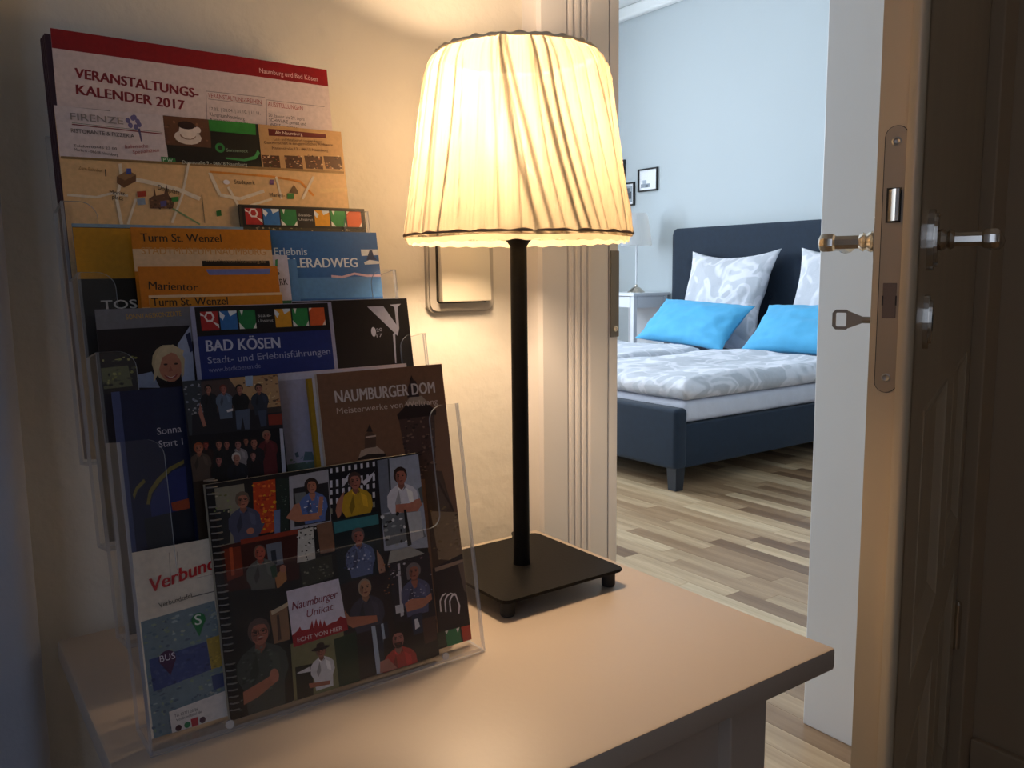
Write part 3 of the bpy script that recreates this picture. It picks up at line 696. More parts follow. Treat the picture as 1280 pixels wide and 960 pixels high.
    if st_ == 'h':
        p.ell(x, z+r*.55, r*1.7, r*.35, '2c201c'); p.poly([(x-r*.8, z+r*.6), (x+r*.8, z+r*.6), (x+r*.65, z+r*1.4), (x, z+r*1.55), (x-r*.65, z+r*1.4)], '3a2c26')
LEAVES = [
('spiral_booklet','square spiral-bound booklet with a grid of portrait photographs and a white emblem',0.152,0.001,0.162,0.163,0.006,0.005,'9c9484',None,'coil',0,[('p',[(0,0),(162,0),(162,163),(0,163)],'1c1a1e'),('p',[(5.8,159.7),(25.8,159.9),(25.3,119.1),(5.4,120.8)],'8a8474'),('p',[(4.3,144.8),(14.9,144.6),(12.5,121.6),(5.4,120.8)],'2a2c30'),('b',[(4.4,156.7),(16.2,157.0),(15.8,142.8),(4.0,142.7)],10,['6a6a3a','c0b8a0','3a3a30','8a9a60'],3),('p',[(31.9,159.5),(47.8,159.8),(45.0,123.7),(29.2,123.9)],'c4421c'),('b',[(31.9,159.5),(47.8,159.8),(45.0,123.7),(29.2,123.9)],60,['d86a1a','e0a020','a02818','c43a20','e87a30'],3.5),('p',[(48.4,159.7),(57.7,159.5),(53.3,120.4),(44.7,120.9)],'22302c'),('b',[(48.4,159.7),(57.7,159.5),(53.3,120.4),(44.7,120.9)],30,['506a5a','141814','8a9a94'],1.2),('p',[(44.3,137.9),(48.9,138.2),(47.1,121.6),(43.1,121.8)],'6a7aa8'),('H',23.5,148.6,5.1,118.8,'b0705a','6a5a4c','4a4e68','g'),('p',[(37.2,130.7),(33.1,124.2),(25.8,123.4),(24.2,129.2),(32.2,131.1)],'4a4e68'),('e',26.7,127.1,2.7,2.2,'b8745c'),('p',[(57.7,160.0),(87.4,160.8),(85.4,121.9),(54.7,122.4)],'a8a8b4'),('p',[(59.7,151.2),(86.3,151.6),(85.0,123.8),(57.8,124.1)],'23222a'),('p',[(60.5,147.6),(68.8,147.4),(68.9,138.2),(60.5,137.3)],'74787a'),('H',73.4,150.7,4.8,124.5,'b87860','2a1c1c','5a74b4','w'),('b',[(62.7,141.5),(81.5,141.9),(78.6,127.2),(63.0,128.3)],26,['e8eaf4','3a58b0','c05868','2f4690'],2),('p',[(59.6,139.8),(63.2,140.3),(64.6,131.5),(75.4,131.3),(77.3,126.3),(60.5,127.0),(52.2,131.4)],'b87c62'),('p',[(78.5,142.4),(81.5,141.9),(78.8,129.0),(75.0,127.9)],'b87c62'),('p',[(87.4,160.8),(126.8,161.8),(123.6,118.0),(86.4,120.0)],'141420'),('p',[(88.7,161.2),(90.6,161.2),(90.3,157.7),(88.5,157.8)],'d8d8e6'),('p',[(93.4,161.3),(95.3,161.2),(95.1,157.7),(93.2,157.8)],'d8d8e6'),('p',[(98.2,161.3),(100.1,161.3),(99.9,157.7),(98.0,157.8)],'d8d8e6'),('p',[(103.1,161.3),(105.0,161.3),(104.8,157.8),(102.9,157.8)],'d8d8e6'),('p',[(108.0,161.4),(109.9,161.3),(109.7,157.8),(107.7,157.8)],'d8d8e6'),('p',[(112.9,161.4),(114.8,161.4),(114.6,157.8),(112.7,157.8)],'d8d8e6'),('p',[(117.9,161.4),(119.8,161.4),(119.6,157.8),(117.6,157.8)],'d8d8e6'),('p',[(122.9,161.4),(124.9,161.4),(124.6,157.8),(122.7,157.8)],'d8d8e6'),('p',[(87.7,152.6),(89.6,152.5),(89.1,147.3),(87.3,147.4)],'d8d8e6'),('p',[(92.4,152.6),(94.3,152.5),(93.9,147.3),(92.0,147.4)],'d8d8e6'),('p',[(97.2,152.6),(99.1,152.5),(98.7,147.3),(96.8,147.3)],'d8d8e6'),('p',[(102.1,152.6),(104.0,152.5),(103.6,147.2),(101.6,147.3)],'d8d8e6'),('p',[(106.9,152.6),(108.9,152.5),(108.4,147.2),(106.5,147.2)],'d8d8e6'),('p',[(111.9,152.5),(113.8,152.5),(113.4,147.2),(111.4,147.2)],'d8d8e6'),('p',[(116.8,152.5),(118.8,152.5),(118.3,147.1),(116.4,147.2)],'d8d8e6'),('p',[(121.8,152.5),(123.8,152.5),(123.4,147.1),(121.4,147.1)],'d8d8e6'),('p',[(86.9,145.7),(88.8,145.6),(88.6,142.1),(86.7,142.2)],'d8d8e6'),('p',[(91.6,145.6),(93.5,145.6),(93.3,142.1),(91.4,142.2)],'d8d8e6'),('p',[(96.4,145.6),(98.3,145.5),(98.1,142.0),(96.2,142.1)],'d8d8e6'),('p',[(101.2,145.6),(103.2,145.5),(102.9,142.0),(101.0,142.0)],'d8d8e6'),('p',[(106.1,145.5),(108.0,145.5),(107.8,141.9),(105.9,142.0)],'d8d8e6'),('p',[(111.0,145.5),(113.0,145.4),(112.7,141.8),(110.8,141.9)],'d8d8e6'),('p',[(116.0,145.4),(117.9,145.4),(117.7,141.8),(115.8,141.9)],'d8d8e6'),('p',[(121.0,145.4),(123.0,145.3),(122.7,141.7),(120.8,141.8)],'d8d8e6'),('p',[(86.2,139.4),(88.0,139.3),(87.8,135.2),(85.9,135.3)],'d8d8e6'),('p',[(90.9,139.3),(92.8,139.2),(92.5,135.1),(90.6,135.2)],'d8d8e6'),('p',[(95.7,139.2),(97.6,139.2),(97.3,135.1),(95.4,135.1)],'d8d8e6'),('p',[(100.5,139.2),(102.4,139.1),(102.1,135.0),(100.2,135.1)],'d8d8e6'),('p',[(105.4,139.1),(107.3,139.0),(107.0,134.9),(105.1,135.0)],'d8d8e6'),('p',[(110.3,139.0),(112.2,138.9),(111.9,134.8),(110.0,134.9)],'d8d8e6'),('p',[(115.2,138.9),(117.2,138.9),(116.9,134.7),(114.9,134.8)],'d8d8e6'),('p',[(120.2,138.9),(122.2,138.8),(121.9,134.6),(119.9,134.7)],'d8d8e6'),('p',[(85.4,132.5),(87.2,132.4),(87.0,128.3),(85.1,128.4)],'8a8a80'),('p',[(90.1,132.4),(92.0,132.3),(91.7,128.2),(89.8,128.3)],'8a8a80'),('p',[(94.9,132.3),(96.8,132.2),(96.5,128.1),(94.6,128.2)],'8a8a80'),('p',[(99.7,132.2),(101.6,132.1),(101.3,128.0),(99.4,128.1)],'8a8a80'),('p',[(104.5,132.1),(106.5,132.0),(106.2,127.9),(104.3,128.0)],'8a8a80'),('p',[(109.4,132.0),(111.4,131.9),(111.1,127.7),(109.2,127.8)],'8a8a80'),('p',[(114.4,131.9),(116.3,131.8),(116.0,127.6),(114.1,127.7)],'8a8a80'),('p',[(119.4,131.8),(121.3,131.7),(121.0,127.5),(119.1,127.6)],'8a8a80'),('p',[(96.8,150.0),(103.9,156.1),(101.2,149.9),(97.0,146.4)],'d8d8e6'),('p',[(112.6,147.6),(123.9,154.3),(119.2,147.8),(114.2,144.9)],'d8d8e6'),('H',106.9,149.1,5.7,121.4,'a8685a','4a3430','c09a28','s'),('p',[(91.5,136.7),(97.9,143.3),(93.4,126.4),(90.6,123.9),(89.5,130.0)],'b07460'),('p',[(126.8,161.8),(166.2,162.0),(166.5,88.9),(124.7,93.6)],'a4acc0'),('p',[(126.8,161.8),(136.9,161.6),(134.8,122.1),(125.3,121.4)],'70788a'),('p',[(135.5,161.8),(136.9,161.6),(134.5,119.1),(133.2,119.4)],'2c3038'),('e',130.4,119.2,2.0,1.8,'e0e0e8'),('H',144.7,147.0,6.1,117.2,'a8685a','2a1a1a','dcdce8','s'),('p',[(138.1,126.5),(150.4,125.6),(159.2,127.9),(160.7,122.6),(155.0,117.4),(137.4,120.5)],'b87866'),('e',156.6,124.6,3.5,3.1,'bb7c68'),('p',[(158.7,135.5),(166.0,136.8),(167.3,124.0),(160.1,124.0)],'5c6468'),('p',[(125.2,120.8),(155.2,118.6),(161.1,97.5),(126.4,96.9)],'6c727a'),('b',[(125.2,120.2),(145.5,119.0),(146.7,95.3),(126.4,96.9)],16,['e4e6ea','181a1e','a0a4a8'],5),('p',[(146.8,118.8),(158.7,118.0),(159.0,97.9),(146.7,95.3)],'b8bcc4'),('p',[(144.4,121.7),(146.4,121.3),(148.0,93.9),(144.4,93.3)],'101014'),('p',[(5.4,120.8),(59.9,121.5),(57.3,87.2),(5.9,89.4)],'3c1210'),('p',[(7.3,118.3),(18.6,118.2),(18.7,98.5),(7.7,96.5)],'7a2a14'),('p',[(11.1,118.6),(13.3,118.7),(12.9,99.7),(10.7,99.7)],'b04a24'),('p',[(19.1,122.5),(61.8,122.2),(61.4,118.9),(19.3,119.2)],'8c3420'),('p',[(36.2,115.9),(47.0,116.0),(47.0,100.2),(36.7,100.1)],'6c7484'),('p',[(39.0,110.8),(42.5,111.2),(42.5,101.1),(39.0,100.8)],'262e3c'),('p',[(59.9,121.5),(71.3,121.6),(70.5,98.7),(56.8,98.7)],'c8c8c4'),('b',[(58.9,122.8),(76.9,122.9),(75.3,97.7),(58.4,97.8)],26,['101010','2a2a2a','e0e0dc'],2.6),('p',[(73.9,122.9),(86.8,123.4),(85.6,101.5),(74.5,101.4)],'7c5a48'),('p',[(58.5,98.4),(82.9,99.7),(82.3,83.5),(59.0,81.2)],'3a3c34'),('b',[(58.5,98.4),(82.9,99.7),(82.3,83.5),(59.0,81.2)],14,['6a6a5c','2a2a28','8a8a78'],3),('H',31.2,111.3,4.9,77.0,'b05848','70564a','5c5e5c','b'),('p',[(39.9,92.7),(48.0,98.9),(48.1,88.7),(40.6,83.6)],'b07848'),('e',46.1,97.0,2.3,2.7,'b0705a'),('p',[(37.3,100.0),(41.4,101.4),(41.6,92.4),(38.1,92.0)],'2c4a38'),('p',[(85.6,123.7),(123.0,124.2),(121.3,76.2),(86.5,76.7)],'16242c'),('p',[(86.7,122.3),(122.7,121.8),(122.5,114.6),(87.0,114.0)],'357884'),('H',104.7,108.3,5.4,79.1,'a8685e','6c5c5c','5c6c98','s'),('b',[(91.7,100.2),(113.7,101.8),(115.4,82.2),(91.2,85.0)],34,['c8d0e8','3c4878','8090c0','26305c'],2.6),('p',[(118.3,96.1),(122.7,87.9),(125.6,61.9),(121.0,62.9),(117.9,81.7)],'b08068'),('p',[(129.3,92.7),(146.4,92.9),(165.0,82.3),(126.2,83.6)],'a4a4a0'),('p',[(126.2,83.6),(166.8,85.1),(164.9,35.3),(127.5,38.4)],'26222c'),('p',[(134.1,81.9),(136.2,82.1),(134.8,42.6),(132.0,42.1)],'c4c4d0'),('b',[(126.2,83.6),(167.9,82.4),(166.5,60.0),(126.2,61.7)],26,['8a6a7c','2a3040','d0c8d0','4c3048'],2.6),('H',146.8,73.1,5.8,40.4,'a46450','7a7074','54587c','w'),('b',[(137.1,61.7),(161.1,62.5),(160.6,47.6),(137.1,50.6)],40,['d0d0e0','3a3c64'],1.6),('p',[(136.5,50.8),(141.6,53.3),(154.0,51.6),(160.0,54.0),(160.1,48.9),(151.7,44.7),(137.8,44.4)],'b87a62'),('p',[(128.4,51.5),(135.1,51.1),(135.1,45.0),(128.3,45.4)],'c8ccd8'),('p',[(86.5,76.7),(125.5,78.3),(126.0,26.6),(88.6,30.5)],'2a1c20'),('b',[(116.9,84.3),(130.2,83.9),(130.2,60.8),(116.8,61.5)],14,['a86040','3c2820','c89868'],2.4),('H',105.4,70.1,6.3,38.6,'b48468','9a8c7c','3c3c4c','b'),('p',[(88.0,57.6),(91.2,52.2),(112.6,48.1),(112.7,43.3),(92.7,43.6),(87.6,48.4)],'b07058'),('p',[(106.6,41.2),(120.4,41.3),(121.3,9.7),(107.5,4.7)],'20283c'),('p',[(107.2,41.1),(110.4,40.8),(111.5,5.3),(107.5,5.2)],'a0b0c8'),('p',[(115.1,40.9),(117.1,41.0),(118.3,7.0),(116.2,6.4)],'a0b0c8'),('p',[(115.7,29.3),(162.4,32.8),(158.1,-1.7),(114.6,-1.6)],'1e1418'),('H',127.4,26.3,6.6,-0.4,'ac7068','241818','b02a30','d'),('p',[(111.2,13.8),(117.9,14.3),(124.8,5.1),(118.9,0.8),(110.2,5.7)],'ac7068'),('p',[(140.8,41.2),(149.9,41.4),(150.9,26.3),(141.0,25.8)],'28344c'),('p',[(143.1,37.5),(145.9,37.5),(147.2,31.0),(142.9,29.6)],'d8dce8'),('p',[(149.3,36.0),(161.4,36.1),(160.5,17.6),(149.7,16.7)],'4c3430'),('p',[(6.9,89.1),(47.0,83.9),(42.5,-3.1),(1.5,-2.1)],'141214'),('p',[(33.4,70.3),(46.2,71.7),(45.8,47.6),(34.3,47.3)],'8c6a50'),('p',[(38.1,66.3),(39.8,66.5),(39.7,49.2),(37.3,48.7)],'4c3830'),('p',[(34.5,70.0),(48.7,73.9),(48.4,71.1),(34.8,67.1)],'c8b89c'),('H',24.8,57.5,8.1,-2.9,'a86858','5c4a44','3e4642','g'),('b',[(9.1,49.1),(32.1,47.8),(30.0,7.5),(7.0,9.1)],30,['5c6660','2a302c','687068'],3.5),('p',[(9.9,21.2),(25.2,25.4),(32.2,27.9),(35.0,22.6),(19.6,15.0),(9.5,12.6)],'ac6c54'),('e',32.0,26.2,3.3,4.8,'b47460'),('p',[(45.5,44.3),(85.2,44.3),(85.2,1.1),(43.9,-1.3)],'7c7a58'),('p',[(47.1,27.6),(60.0,26.8),(58.0,-1.1),(46.1,-2.0)],'101614'),('p',[(77.2,39.4),(94.9,40.6),(93.8,-1.4),(77.6,-0.1)],'1c3424'),('p',[(46.6,2.4),(87.9,2.6),(90.5,-2.8),(47.1,-3.4)],'4a5848'),('H',66.8,33.5,4.1,7.2,'9c6454','6c564c','d4d4dc','h'),('p',[(47.8,23.4),(57.4,25.2),(58.2,21.6),(48.9,22.5)],'d4d4dc'),('p',[(55.5,13.8),(71.5,11.5),(70.6,8.9),(55.8,10.4)],'a0604c'),('p',[(46.6,81.1),(85.8,81.5),(88.3,44.1),(47.5,41.5)],'ddd8ec'),('p',[(47.3,50.0),(51.0,51.9),(53.6,54.6),(54.5,51.6),(60.3,51.2),(62.8,56.9),(63.3,51.0),(65.8,57.3),(67.0,51.2),(68.7,56.0),(69.9,50.5),(71.6,54.7),(72.9,50.3),(77.4,51.5),(81.1,51.7),(83.9,54.5),(88.6,51.6),(88.9,43.4),(47.5,41.5)],'a0182a'),('t','Naumburger',49.1,67.0,83.0,68.2,5.5,'7c1040',0.25),('t','Unikat',58.9,59.5,79.0,60.4,5.0,'7c1040',0.25),('t','ECHT VON HIER',50.7,44.1,84.6,44.4,3.0,'e4dce0',0)]),
('transport_leaflet','cream leaflet with red brush lettering over a route map,bottom left of the stand',0.104,0.001,0.105,0.126,0.0145,0.001,'e8dccc',None,None,0,[('p',[(0,0),(103,0),(103,126),(0,126)],'e8dccc'),('t','Verbund',7.8,98.3,50.5,105.4,8.7,'c82a30',0.25),('t','Verbundtafel',13.1,87.6,34.1,89.5,3.1,'3a3434',0),('p',[(34.2,90.1),(48.9,90.4),(48.9,89.9),(34.1,89.5)],'5c5450'),('p',[(22.6,121.9),(23.1,121.8),(22.0,100.8),(21.5,100.9)],'b8a898'),('p',[(27.6,121.4),(28.1,121.3),(27.0,100.8),(26.6,100.9)],'b8a898'),('p',[(1.2,81.1),(48.3,84.1),(51.2,-0.1),(1.7,-1.4)],'788c98'),('b',[(3.0,79.1),(48.0,81.4),(49.7,11.3),(0.7,7.3)],150,['90a090','a8b0a8','60788c','889c88','5c6c80','a4b4bc'],4),('p',[(3.6,56.1),(40.3,58.4),(41.4,39.2),(4.4,35.1)],'3c4c88'),('b',[(3.6,56.1),(40.3,58.4),(41.4,39.2),(4.4,35.1)],40,['4c5c98','303c70','4a5a90'],4),('p',[(40.4,60.0),(52.2,60.7),(53.3,40.2),(41.4,39.2)],'b09438'),('b',[(40.4,60.0),(52.2,60.7),(53.3,40.2),(41.4,39.2)],20,['c8a840','806c30'],3),('p',[(41.0,35.0),(52.8,35.5),(52.4,26.3),(41.5,25.1)],'3c4c80'),('e',36.6,73.9,4.6,4.7,'1f7c44'),('p',[(32.4,72.8),(40.7,72.9),(36.0,62.8)],'1f7c44'),('t','S',34.0,70.8,38.4,70.8,6.8,'e8f0e8',0),('e',14.7,54.1,5.4,5.1,'4a1a4c'),('p',[(9.2,53.5),(20.1,52.6),(15.6,42.8)],'4a1a4c'),('t','BUS',10.1,52.7,19.6,52.8,4.1,'e8e0f0',0),('p',[(12.2,19.7),(52.5,23.0),(52.5,2.2),(12.8,0.1)],'e8e0dc'),('t','Tel. 03771 20 26',15.3,15.1,30.1,15.2,1.8,'504848',0),('t','Verbundtafel.de',16.0,12.2,32.4,12.9,1.8,'504848',0),('e',17.0,7.7,2.0,2.0,'50202c'),('e',22.6,8.0,2.0,2.0,'208050'),('p',[(25.0,10.9),(29.6,11.1),(29.6,5.8),(25.4,5.5)],'c02838'),('e',32.4,8.1,2.0,2.1,'502838')]),
('cathedral_booklet','brown booklet with pale capital lettering above church towers,right side of the stand',0.242,0.001,0.1075,0.231,0.015,0.004,'c8b8a8',None,None,0,[('p',[(0,0),(112,0),(112,232),(0,232)],'7e5a46'),('t','NAUMBURGER DOM',12.3,208.5,98.0,208.3,8.9,'ddd0cc',0),('t','Meisterwerke von Weltrang',12.7,200.0,99.8,199.1,4.5,'d8c4b8',0),('p',[(25.3,163.3),(28.8,170.2),(35.0,172.4),(41.8,172.8),(47.9,167.0),(48.8,162.5)],'b8a090'),('p',[(25.3,163.3),(48.8,163.2),(49.1,165.6),(34.4,167.0),(26.2,165.0)],'2a1c1c'),('p',[(32.2,171.6),(33.4,181.8),(36.4,183.9),(39.0,183.6),(42.7,180.7),(41.6,171.6)],'5c4438'),('p',[(33.8,179.3),(42.6,179.5),(42.7,180.7),(34.0,180.5)],'d0b8a8'),('p',[(35.0,184.1),(38.4,189.8),(40.3,183.4)],'2c2020'),('p',[(63.4,192.0),(74.5,201.0),(87.5,201.0),(96.1,193.0),(90.9,139.4),(67.4,142.9)],'4a3634'),('b',[(64.7,191.2),(95.2,191.8),(91.6,139.3),(67.4,142.9)],60,['6c5448','3a2a2a','806458','2c2022'],4),('p',[(62.3,194.0),(72.4,201.8),(89.0,201.4),(97.7,194.1),(97.2,190.3),(63.2,190.2)],'2a1c1e'),('p',[(69.4,200.9),(75.1,206.6),(86.0,206.9),(91.8,199.9)],'a89484'),('p',[(73.0,206.8),(74.7,215.0),(77.5,219.8),(81.8,219.5),(83.4,214.8),(83.8,206.5)],'352428'),('p',[(76.8,219.9),(78.7,224.2),(80.3,219.6)],'2a1c1e'),('p',[(80.8,147.3),(96.8,145.0),(103.1,111.5),(117.7,69.4),(114.4,43.8),(78.4,39.4)],'4c3a30'),('p',[(86.6,134.9),(94.0,140.2),(103.6,115.3),(89.7,112.5)],'58443a'),('p',[(82.7,115.0),(113.6,109.7),(117.7,69.4),(85.2,76.1)],'8a745c'),('b',[(82.0,121.5),(117.4,109.0),(116.1,56.6),(82.2,64.0)],40,['6c543c','a08868','4c3828','7c6444'],4),('p',[(93.1,139.0),(104.6,111.2),(103.0,110.8),(90.7,138.1)],'3a2824'),('p',[(78.5,69.9),(117.1,76.1),(114.2,17.7),(77.8,17.2)],'2c2226'),('p',[(80.8,70.0),(113.4,71.6),(113.8,68.9),(81.1,66.8)],'9c8474'),('p',[(102.2,68.7),(116.2,69.7),(116.0,43.5),(105.4,45.9)],'6c5c54'),('p',[(81.5,34.8),(81.9,43.6),(84.6,47.5),(88.4,48.5),(88.3,47.6),(85.1,46.1),(82.9,42.7),(82.9,34.4)],'e4e0e8'),('p',[(85.8,33.7),(86.2,42.6),(88.9,46.5),(92.8,47.5),(92.6,46.6),(89.5,45.1),(87.3,41.7),(87.2,33.4)],'e4e0e8'),('p',[(90.1,32.7),(90.5,41.6),(93.3,45.5),(97.2,46.5),(97.0,45.6),(93.8,44.0),(91.6,40.7),(91.6,32.3)],'e4e0e8'),('p',[(92.8,47.5),(97.7,45.1),(100.3,35.4),(98.8,29.3),(97.6,29.6),(98.8,35.8),(96.8,44.0),(92.6,46.6)],'e4e0e8'),('p',[(75.6,17.2),(118.9,17.8),(116.9,-4.0),(75.1,-4.3)],'17151a'),('p',[(73.0,19.1),(84.0,19.5),(84.0,7.9),(73.0,7.7)],'303c34'),('p',[(83.9,18.8),(97.4,18.6),(98.0,5.5),(84.5,5.9)],'1f7a50'),('p',[(98.9,18.3),(111.9,18.2),(112.5,5.0),(99.6,5.8)],'b83a28'),('p',[(83.9,18.8),(86.9,18.7),(85.1,16.0)],'e8e8e8'),('p',[(94.3,18.1),(97.4,18.6),(95.4,14.6)],'e8e8e8')]),
('yellow_booklet','booklet showing only its mustard spine left of the brown church booklet',0.2375,0.001,0.1,0.2285,0.022,0.004,'a07c1c',None,None,0,[('p',[(0,0),(3.5,0),(3.5,228.5),(0,228.5)],'b08a20'),('p',[(3.5,0),(6,0),(6,228.5),(3.5,228.5)],'d8d4d8')]),
('concert_leaflet','dark leaflet with two group photographs,one above the other,in the middle of the stand',0.1476,0.001,0.0665,0.234,0.019,0.001,'26262c',None,None,0,[('p',[(0,0),(67,0),(67,234),(0,234)],'1a1c2a'),('p',[(1.2,232.9),(68.4,232.9),(66.1,195.8),(1.2,197.3)],'4a3c3c'),('p',[(0.2,234.0),(12.4,233.6),(11.2,196.1),(1.1,196.8)],'3a4048'),('b',[(1.1,231.8),(11.7,232.0),(11.5,209.9),(0.7,208.3)],24,['8890a4','5c6474','2c303c','a8a8b0'],3),('p',[(31.5,233.6),(68.4,233.5),(66.9,208.5),(55.2,209.8),(38.1,221.7)],'b8946c'),('b',[(39.3,233.0),(68.4,233.5),(66.7,207.4),(53.9,208.7)],50,['d8b878','8c6848','e0c8a0','5c4438','b87850'],3),('p',[(42.9,234.4),(48.5,233.9),(47.7,226.6),(42.6,227.0)],'a0b4d0'),('p',[(4.2,210.7),(67.0,209.7),(66.7,195.7),(2.6,195.5)],'20202a'),('p',[(56.4,205.0),(66.5,205.1),(66.2,197.0),(56.2,197.5)],'8c3428'),('p',[(55.3,210.3),(67.1,210.3),(66.6,206.2),(55.4,206.3)],'3c3434'),('H',16.6,227.1,2.7,206.7,'a87060','201818','1c2028','s'),('p',[(10.3,218.8),(11.5,209.9),(12.9,202.0),(10.7,201.7),(8.5,211.3)],'a87060'),('H',26.8,226.2,2.7,205.6,'a86458','6c3028','5c6c84','s'),('H',37.9,225.2,2.8,207.1,'a87060','201818','16181e','s'),('p',[(33.5,210.3),(43.8,210.9),(42.2,196.3),(38.8,196.7),(38.1,205.9),(36.0,197.0),(33.2,197.4)],'505c74'),('H',51.6,224.5,2.9,205.7,'a87060','3c2c24','2c3444','s'),('p',[(49.3,208.7),(55.6,208.6),(54.4,197.2),(50.3,197.1)],'3c4860'),('p',[(27.5,211.5),(32.0,212.2),(31.8,210.5),(27.9,209.8)],'e0dce0'),('p',[(0.6,196.8),(63.6,194.9),(62.5,157.9),(1.1,160.7)],'0e101a'),('H',53.7,190.3,3.2,157.4,'a05c50','8c6c5c','5c2028','s'),('H',38.5,188.2,2.2,159.6,'a06450','2c1c1c','181820','s'),('H',44.0,186.4,3.1,158.8,'a86c5c','241818','181a24','s'),('H',32.7,186.7,2.8,160.5,'a8706a','201818','8c8488','s'),('H',25.0,187.7,2.5,161.7,'a06458','201818','16161e','s'),('H',19.6,188.4,2.7,162.5,'a86c5c','201818','1c1c20','s'),('H',11.0,188.9,2.1,163.8,'a04840','5c2018','2c1818','s'),('H',42.4,177.5,2.5,158.9,'a87068','2c1c1c','1c141c','s'),('H',18.4,177.4,2.7,162.5,'a06460','201818','141418','s'),('H',30.6,177.4,3.3,160.7,'b07868','c8c0b8','181c28','s'),('H',6.0,187.4,3.4,118.4,'b06c54','a05030','54443c','s'),('p',[(-2.7,165.1),(11.2,165.7),(8.7,111.0),(-3.2,113.5)],'2c2018'),('p',[(8.3,163.4),(60.4,160.6),(58.1,112.4),(6.1,117.1)],'0e0c14'),('p',[(63.5,194.4),(65.9,194.1),(64.8,157.6),(61.8,157.4)],'b8bcd0')]),
('navy_leaflet','navy leaflet with yellow arcs and pale lettering,partly behind the clear left ear',0.1045,0.001,0.056,0.231,0.027,0.001,'5c6490',None,None,0,[('p',[(0,0),(55,0),(55,231),(0,231)],'1c2444'),('p',[(0,0),(5,0),(5,231),(0,231)],'46507c'),('p',[(5,0),(25,0),(25,231),(5,231)],'1a2042'),('t','Sonna',25.6,199.7,41.3,200.0,4.6,'c8c4d0',0),('t','Start 1',25.8,191.0,41.4,191.2,4.6,'c8c4d0',0),('p',[(14.0,154.5),(16.4,163.2),(22.2,170.4),(31.1,177.2),(40.9,180.8),(40.6,178.1),(31.8,174.4),(24.0,167.9),(18.2,161.3),(16.0,154.1)],'7c7038'),('p',[(6.3,162.2),(8.8,167.1),(14.2,171.6),(15.0,169.3),(9.6,164.8),(7.0,158.9)],'7c7038'),('p',[(16.5,154.0),(19.2,161.1),(25.0,167.8),(32.9,174.2),(41.5,176.3),(40.4,145.6),(16.5,144.4)],'243070'),('p',[(29.7,152.9),(41.3,154.2),(41.5,145.4),(30.1,147.4)],'a04424'),('p',[(11.6,145.3),(42.8,147.4),(42.9,117.6),(11.9,118.5)],'141a2c')]),
('landscape_leaflet','pale lavender leaflet with a distant skyline along its lower edge,beside the group photographs',0.2175,0.001,0.108,0.2345,0.03,0.002,'ccc8d8',None,None,0,[('p',[(0,0),(112,0),(112,233),(0,233)],'a8a8c4'),('p',[(0,150),(112,150),(112,167),(0,167)],'5c7470'),('b',[(-1.9,171.6),(24.1,171.0),(24.0,158.9),(-0.8,160.2)],20,['5c7880','6c8478','7c94a0'],3),('p',[(7.0,174.5),(9.5,175.4),(10.4,171.7),(7.9,171.4)],'54687c'),('p',[(13.1,168.3),(15.1,174.7),(20.6,173.9),(22.5,167.6)],'5c7480'),('p',[(0,229),(112,229),(112,233),(0,233)],'cccce0')]),
('concert_series_leaflet','dark leaflet with a grey top band and a smiling fair-haired woman',0.1055,0.062,0.105,0.2295,0.062,0.001,'4c4448',None,None,0,[('p',[(0,0),(105,0),(105,229.5),(0,229.5)],'22181c'),('p',[(0,204),(105,204),(105,229.5),(0,229.5)],'74747c'),('t','SONNTAGSKONZERTE',19.7,221.7,57.3,223.0,3.4,'c89a28',0),('p',[(-1.5,215.3),(62.3,215.7),(59.6,173.4),(-0.5,173.0)],'1c1218'),('p',[(-0.5,188.6),(17.6,189.4),(19.2,174.6),(0.6,174.0)],'6c6c4c'),('b',[(0.5,194.1),(23.5,195.8),(22.4,174.3),(0.6,174.0)],24,['8c8c4c','2c2c20','4c4c3c','a8a468'],3.5),('p',[(52.4,202.1),(62.8,215.7),(61.9,173.2),(52.8,172.8)],'a8b0c8'),('p',[(58.7,208.8),(62.3,211.0),(62.6,196.8),(60.8,195.7)],'2c3050'),('p',[(23.2,182.2),(32.9,183.7),(37.2,171.8),(23.3,173.1)],'8c98b4'),('e',44.4,189.2,11.0,13.3,'c8b088'),('e',45.8,186.2,8.0,11.0,'c07c60'),('p',[(36.0,192.7),(40.1,200.5),(49.1,202.3),(56.4,197.2),(54.9,193.7),(47.4,196.6),(41.0,193.5),(36.5,181.1),(33.2,175.6)],'d4bc94'),('p',[(54.1,196.7),(56.3,191.3),(54.6,179.7),(52.7,177.5)],'c8b088'),('e',42.7,188.2,1.4,0.7,'40241c'),('e',49.9,188.2,1.4,0.7,'40241c'),('p',[(45.9,187.3),(47.1,183.2),(44.3,182.8)],'a8604c'),('p',[(40.8,180.8),(45.6,178.6),(50.8,181.1),(48.9,178.4),(44.8,177.0),(42.2,178.3)],'9c4840'),('p',[(42.4,180.1),(45.6,178.6),(49.0,180.1),(45.5,177.8)],'f0e0d8')]),
